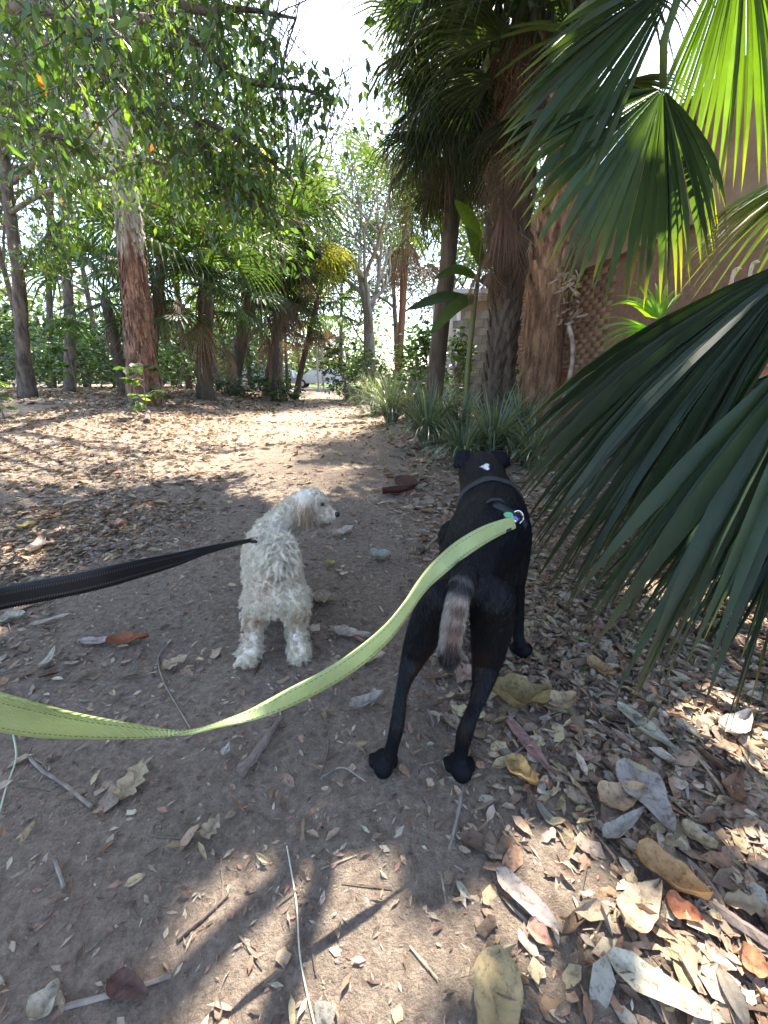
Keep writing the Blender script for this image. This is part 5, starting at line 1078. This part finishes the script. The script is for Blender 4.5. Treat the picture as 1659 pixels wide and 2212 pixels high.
# crumbs of bark, chips and straw pressed into the soil
P2 = RNG.uniform((-2.4, .12), (2.2, 3.6), (60000, 2)); k = len(P2); T, R = lay(P2, .25, .002); s = .014*(.3+1.7*RNG.random(k)**2.2); cr = np.array([(.38, .31, .235), (.50, .43, .33), (.26, .18, .13), (.15, .11, .085), (.34, .20, .15)])[RNG.integers(0, 5, k)]*(.7+.5*RNG.random((k, 1)))
v_, f_, c_ = scatter(LEAF3_V, LEAF_TRI, T, R, np.stack([s, s*RNG.uniform(.15, .5, k), s*.5], 1), cr)
tag(link('bark_crumbs', mesh_np('bark_crumbs', v_, f_, c_), M['litter']), 'pale crumbs of bark and straw scattered over the dirt', 'debris', None, 'stuff')
P2 = RNG.uniform((-2.4, .12), (2.4, 5), (1500, 2)); k = len(P2); T, R = lay(P2, .08, .004); s = .05*(.4+1.6*RNG.random(k)**2)
v_, f_, c_ = scatter([(0, -.5, 0), (0, .5, 0), (.5, -.5, .12), (.5, .5, .12), (1, -.4, 0), (1, .4, 0), (.5, 0, .5)], [(0, 1, 6), (0, 6, 2), (1, 3, 6), (2, 6, 4), (3, 5, 6), (4, 6, 5)], T, R, np.stack([s, np.full(k, .0028), np.full(k, .0025)], 1), np.array([(.2, .16, .12), (.34, .28, .21), (.12, .09, .07)])[RNG.integers(0, 3, k)])
tag(link('fine_twigs', mesh_np('fine_twigs', v_, f_, c_), M['litter']), 'thin broken twigs and straw strewn on the path', 'debris', None, 'stuff')
# single leaves with a curl, vein and edge of their own
def leaf_mesh(L, w, curl, cup, col, lobes=0, shape=.5, twist=0.0, seed=0, wave=.0):
    rg = random.Random(seed); V = []; F = []; C = []; nl, nw = 12, 5
    for i in range(nl+1):
        t = i/nl; ww = w*(max(0, math.sin(math.pi*t**shape))**.75)*(1+lobes*math.sin(t*22+seed)*.5) if 0 < t < 1 else .0012
        ww *= 1+rg.uniform(-.06, .06)
        for j in range(nw):
            s = (j/(nw-1)-.5)*2; z = cup*w*s*s*1.2+curl*L*(t-.45)**2*2.2+wave*w*math.sin(t*11+s*2+seed)+rg.uniform(-.03, .03)*w; a = twist*(t-.5)
            y = s*ww; V.append(((t-.5)*L, y*math.cos(a)-z*math.sin(a)*.3, z+y*math.sin(a))); k = (.72 if abs(s) < .1 else 1)*rg.uniform(.8, 1.15)*(1-.25*(t > .93)); C.append([c*k for c in col])
    for i in range(nl):
        for j in range(nw-1): a = i*nw+j; F.append((a, a+nw, a+nw+1, a+1))
    me = mesh_np('fallen_leaf', V, F, np.array(C), True); zmin = min(v[2] for v in V); me.transform(Matrix.Translation((0, 0, -zmin))); me.materials.append(M['litter']); return me
LGp = 'single fallen leaves on the path'
def hero(label, u1, v1, u2, v2, wu, col, curl=.08, cup=.25, lobes=0, shape=.6, twist=.1, lift=.012, wave=.14, tiltx=0, grp=LGp):
    a, b_ = GND(u1, v1), GND(u2, v2); c = (a+b_)/2; L = (b_-a).length; f = c.y*CP+CAMH*SP; w = wu/829.5*f*.5; hero.k += 1
    if abs(v2-v1) < 25: w *= 1.4
    o = link('fallen_leaf', leaf_mesh(L, w, curl, cup, col, lobes, shape, twist, hero.k, wave)); o.location = (c.x, c.y, float(groundz(c.x, c.y))+lift); o.rotation_euler = (tiltx, 0, math.atan2(b_.y-a.y, b_.x-a.x)); tag(o, label, 'leaf', grp); return o
hero.k = 0
TANL = (.46, .37, .24); PALE = (.52, .46, .37); GREYL = (.36, .34, .31); RUST = (.38, .15, .07); PINK = (.42, .24, .19); OCH = (.50, .37, .17); WHT = (.62, .58, .52); DBR = (.17, .09, .06)
HL = [('rust brown curled leaf lying alone left of the white dog', 233, 1397, 325, 1390, 26, (.27, .10, .045), .1, .3), ('long grey leaf lying in the sun at the lower right', 1345, 1655, 1450, 1815, 88, (.42, .375, .33), .03, .15),
 ('crumpled orange tan leaf touching the long grey leaf', 1292, 1745, 1385, 1720, 60, (.50, .36, .22), .15, .5), ('narrow grey curled leaf below the crumpled tan leaf', 1298, 1822, 1385, 1765, 30, (.42, .39, .34), .2, .6),
 ('large curled golden brown leaf in the sun near the right edge', 1368, 1855, 1522, 1968, 66, (.52, .33, .16), .16, .9), ('pale broad leaf below the golden curled leaf', 1342, 2020, 1415, 1930, 66, (.48, .38, .26), .1, .4),
 ('big yellow green crumpled leaf beside the black dog', 1055, 1520, 1180, 1540, 52, (.33, .255, .12), .25, .9, .15, .6, .4, .012, .25), ('tan leaf right of the yellow green crumpled leaf', 1180, 1535, 1240, 1520, 36, (.52, .40, .24), .15, .5),
 ('golden leaf with pointed tip below the black dog front paw', 1092, 1648, 1160, 1710, 48, (.46, .32, .13), .1, .5), ('long pale leaf lying at the bottom right', 1300, 2085, 1560, 2230, 60, (.58, .55, .42), .03, .3),
 ('large ochre leaf with curled tip at the bottom edge', 1075, 2070, 1060, 2330, 105, (.46, .36, .19), .06, .35, 0, .7, .1, .012, .05), ('long grey strip of bark leaf right of centre', 1070, 1890, 1225, 2040, 46, (.38, .33, .29), .03, .2),
 ('rolled dark maroon leaf standing behind the white dog', 826, 1072, 895, 1062, 26, (.10, .04, .032), .08, .5, 0, .6, .1, .01, .02), ('maroon leaf flap leaning over the rolled leaf', 858, 1040, 906, 1058, 26, (.085, .04, .03), .12, .15, 0, .75, .3, .02, .04, .6),
 ('pale mauve strip of leaf beside the black lead', 235, 1395, 165, 1393, 18, (.40, .33, .32), .05, .2), ('pale sickle shaped leaf left of the rust leaf', 90, 1455, 125, 1410, 16, (.52, .47, .38), .25, .3),
 ('tan holed leaf right of the thin curved stalk', 352, 1452, 410, 1425, 34, TANL, .1, .3, .5), ('pale lobed leaf below the lime lead', 262, 1738, 320, 1650, 52, TANL, .1, .3, .6), ('brown torn leaf scrap in the middle of the path', 440, 1820, 480, 1770, 36, (.40, .32, .22), .1, .3, .6),
 ('white curled leaf tip beside the dark stick', 482, 1645, 500, 1620, 18, WHT, .4, .8), ('pale leaf at the bottom left corner', 75, 2222, 140, 2140, 60, (.50, .45, .34), .15, .5), ('dark red brown flat leaf at the bottom left', 240, 2125, 325, 2160, 44, (.13, .075, .06), .05, .2),
 ('pale leaf right of the yellow bit on the path', 720, 1165, 765, 1150, 22, PALE, .15, .5), ('grey green leaf near the black dog shoulder', 800, 1210, 845, 1212, 26, (.40, .42, .36), .2, .6), ('yellow green scrap of leaf by the white dog', 706, 1218, 726, 1228, 12, (.38, .34, .08), .1, .3),
 ('tan two part leaf right of the white dog leg', 675, 1300, 730, 1305, 30, (.46, .37, .27), .1, .4, .5), ('long pale leaf right of the white dog paws', 715, 1368, 800, 1385, 22, (.46, .41, .34), .1, .4, .3), ('brown leaf under the lime lead left of the black dog', 770, 1436, 832, 1425, 22, (.46, .38, .26), .1, .4),
 ('grey curled leaf left of the black dog hind paw', 755, 1540, 830, 1510, 30, (.40, .37, .32), .15, .6), ('pink tan leaf beyond the black dog tail tip', 980, 1462, 1040, 1470, 40, (.46, .32, .25), .05, .2), ('long dull red leaf right of the black dog hind paw', 1095, 1560, 1200, 1690, 30, (.32, .19, .16), .05, .2),
 ('long pale leaf crossing below the great palm leaf', 1330, 1530, 1470, 1645, 40, (.48, .44, .33), .03, .3), ('cream leaf at the right edge in the sun', 1560, 1600, 1612, 1560, 46, (.55, .51, .46), .15, .5), ('pale rolled leaf right of the long grey leaf', 1465, 1795, 1540, 1850, 34, (.55, .44, .28), .3, 1.0),
 ('red orange leaf at the right below the golden one', 1430, 1960, 1510, 2005, 50, (.42, .17, .09), .1, .4), ('brown leaf below the palm leaf tips', 1265, 1440, 1325, 1475, 36, (.44, .30, .15), .2, .6), ('rusty leaf at the right edge near the bottom', 1590, 2070, 1660, 2120, 60, (.40, .19, .10), .1, .4),
 ('tan leaf left of the long bottom leaf', 1140, 2000, 1190, 2060, 40, (.42, .25, .19), .1, .4), ('pale cream leaf at the foot of the front paw', 1110, 1480, 1140, 1500, 30, (.55, .47, .30), .1, .4), ('mauve grey leaf at the left edge below the black lead', 70, 1200, 100, 1165, 30, (.36, .29, .25), .1, .4),
 ('green grey strip of leaf at the left edge', 0, 1345, 60, 1335, 26, (.42, .42, .34), .05, .3), ('long straight tan leaf below the black lead', 62, 1358, 160, 1330, 16, (.42, .37, .29), .03, .2), ('yellow leaf at the far left in the dappled light', 40, 1148, 85, 1135, 20, (.52, .42, .18), .1, .4), ('pinkish leaf in the dappled light left of the path', 235, 1140, 275, 1135, 24, (.48, .32, .24), .1, .4), ('yellow leaf under the black lead', 250, 1240, 290, 1225, 18, (.50, .38, .14), .1, .4), ('tan leaf under the black lead beside a yellow one', 290, 1228, 345, 1222, 26, (.44, .36, .26), .1, .4)]
hl2 = []
for h in HL: hl2.append(hero(*h[:7], h[7], h[8], *(h[9:] if len(h) > 9 else ())))
PROT = [(leaf_mesh(1, .5*random.uniform(.2, .5), random.choice((-1, 1))*random.uniform(.03, .35), random.uniform(.1, .9), tuple(c*random.uniform(.7, 1.05) for c in BROWN[k % 10]), random.choice((0, .25, .5)), random.uniform(.45, .95), random.uniform(-.9, .9), k+90, random.uniform(.05, .3))) for k in range(40)]
P2 = litter_pts(5000, -1.6, 1.7, .25, 2.1); P2 = P2[np.argsort(P2[:, 1]+.3*RNG.random(len(P2)))][::max(1, len(P2)//250)][:252]
MARKS = [(GND((h[1]+h[3])/2, (h[2]+h[4])/2), 'the '+h[0]) for h in HL]
MARKS = [(p_, n_.split(' lying')[0].split(' left of')[0].split(' right of')[0].split(' below')[0].split(' beside')[0].split(' touching')[0].split(' in the')[0].split(' near')[0].split(' at the')[0].split(' under')[0].split(' beyond')[0].split(' behind')[0].split(' with')[0]) for p_, n_ in MARKS]
MARKS = [(p_, n_) for i, (p_, n_) in enumerate(MARKS) if [m_[1] for m_ in MARKS].count(n_) == 1]
MARKS += [(Pz(828, 1662, 0), 'the black dog left hind paw'), (Pz(997, 1670, 0), 'the black dog right hind paw'), (Pz(1130, 1408, 0), 'the black dog front paw'), (Pz(535, 1425, 0), 'the white dog left paw'), (Pz(646, 1412, 0), 'the white dog right paw'), (GND(560, 1620), 'the dark weathered wood'), (GND(345, 1440), 'the thin curved stalk'), (GND(130, 1690), 'the bent grey twig'), (GND(1570, 1990), 'the dark fallen branch'), (GND(250, 2150), 'the long pale stick')]
TONE = ['brown', 'tan', 'dark brown', 'reddish', 'pale', 'very dark', 'pinkish', 'greyish', 'ochre', 'rust']; used = {}
for k, (x, y) in enumerate(P2):
    o = link('fallen_leaf', PROT[k % 40]); s = random.uniform(.03, .075)*(1.5 if random.random() < .15 else 1); o.scale = (s, s*random.uniform(.7, 1.2), s); o.location = (x, y, float(groundz(x, y))+random.uniform(.002, .008)); o.rotation_euler = (random.gauss(0, .22), random.gauss(0, .16), random.uniform(0, 6.28))
    d_, mk, mp = min((((p_.x-x)**2+(p_.y-y)**2), n_, i) for i, (p_, n_) in enumerate(MARKS))
    mp = MARKS[mp][0]; dx, dy = x-mp.x, y-mp.y
    rel = ('right of' if dx > 0 else 'left of') if abs(dx) > abs(dy) else ('beyond' if dy > 0 else 'in front of')
    used.setdefault((TONE[k % 10], rel, mk), []).append((d_, o))
for (tone, rel, mk), L_ in used.items():
    L_.sort(key=lambda q: q[0])
    for i, (d_, o) in enumerate(L_):
        od = '' if len(L_) == 1 else (', nearest to it' if i == 0 else (', farthest from it' if i == len(L_)-1 else f', {["", "second", "third", "fourth", "fifth", "sixth", "seventh", "eighth"][min(i, 7)]} nearest to it'))
        lb = f'small {tone} dry leaf {rel} {mk}{od}'
        while len(lb.split()) > 16: lb = lb.replace('small ', '').replace(' to it', '').replace(' dry', '').replace(' from it', '') if 'small' in lb else ' '.join(lb.split()[:-1])
        tag(o, lb, 'leaf', 'small dry leaves scattered on the ground')
# ================================================================== sticks
def stick(label, pts, r0, r1, mat='twig', name='stick', n=6, wob=.15, flat=None):
    g = [GND(u, v)+Vector((0, 0, r0*.8+(z if len(q) > 2 else 0))) for q in pts for u, v, z in [(q[0], q[1], q[2] if len(q) > 2 else 0)]]
    mb = MB(); S = spline(g, max(6, 4*len(g))); mb.tube(S, list(np.linspace(r0, r1, len(S))), n, None, wob)
    o = mb.build(name, M[mat] if isinstance(mat, str) else mat); tag(o, label, 'stick', 'sticks and stalks on the ground'); return o
m_wood = mat_noise('weathered_wood', [(.3, (.05, .035, .03)), (.7, (.20, .155, .13))], 14, (1, .3, 1), .95, 1, .01)
stick('thick weathered dark piece of wood on the path below the lime lead', [(518, 1678), (560, 1630), (608, 1555)], .013, .006, m_wood, 'wood_piece', 7, .3)
stick('thin curved pale stalk left of the white dog paws', [(372, 1385), (343, 1420), (352, 1470), (385, 1530), (412, 1575)], .0028, .0022, 'twig', 'curved_stalk', 5, 0)
stick('bent grey twig at the left below the lime lead', [(60, 1635), (95, 1670), (130, 1690), (198, 1745)], .0035, .004, 'twig', 'bent_twig')
stick('short twig crossing the bent grey twig', [(85, 1690), (100, 1660), (75, 1640)], .002, .0015, 'twig', 'bent_twig')
stick('pale green straw at the left edge', [(30, 1590), (36, 1640), (15, 1700), (0, 1760)], .0022, .0018, mat_plain('green_straw', (.40, .44, .32), .7), 'straw', 5, 0)
stick('long pale stick at the bottom left', [(140, 2180), (250, 2150), (372, 2110)], .004, .003, 'twig')
stick('thin pale stalk lying upright through the bottom sun patch', [(620, 1830), (640, 1950), (650, 2080), (690, 2260)], .0015, .0012, mat_plain('pale_stalk', (.50, .44, .34), .8), 'straw', 5, 0)
stick('short grey chip of stick left of the bottom sun patch', [(120, 1860), (140, 1920)], .004, .003, 'twig')
stick('dark thin stick left of the bottom sun patch', [(385, 2030), (440, 1985), (495, 1935)], .004, .002, m_wood)
stick('straight stick lying below the black dog right hind paw', [(1000, 1700), (985, 1780), (970, 1840)], .004, .003, 'twig')
stick('dark fallen branch at the lower right edge', [(1490, 1930), (1570, 1990), (1680, 2060)], .009, .012, m_wood)
stick('thin tan straw in the sun at lower right', [(1250, 2060), (1290, 2010), (1310, 1960)], .002, .0015, mat_plain('tan_straw', (.5, .38, .22), .8), 'straw', 5, 0)
stick('thin twig left of the black dog hind paw', [(695, 1680), (740, 1660), (790, 1690)], .0022, .0016, 'twig')
stick('short dark twig beside the black dog hind paw', [(690, 1680), (705, 1640), (712, 1600)], .003, .002, m_wood)
stick('dark stick at the left picture edge in the litter', [(0, 1175), (60, 1165), (120, 1168)], .007, .005, m_wood)
stick('thin stick below the tan holed leaf', [(400, 1600), (450, 1570), (520, 1545)], .0025, .0018, 'twig')
stick('short stub of branch on the sunlit litter left of the path', [(318, 915, .0), (322, 900, .03)], .05, .04, m_wood, 'branch_stub', 8, .2)
stick('long dark stick under the great palm leaf', [(1180, 1560), (1150, 1600), (1100, 1640)], .003, .003, m_wood)
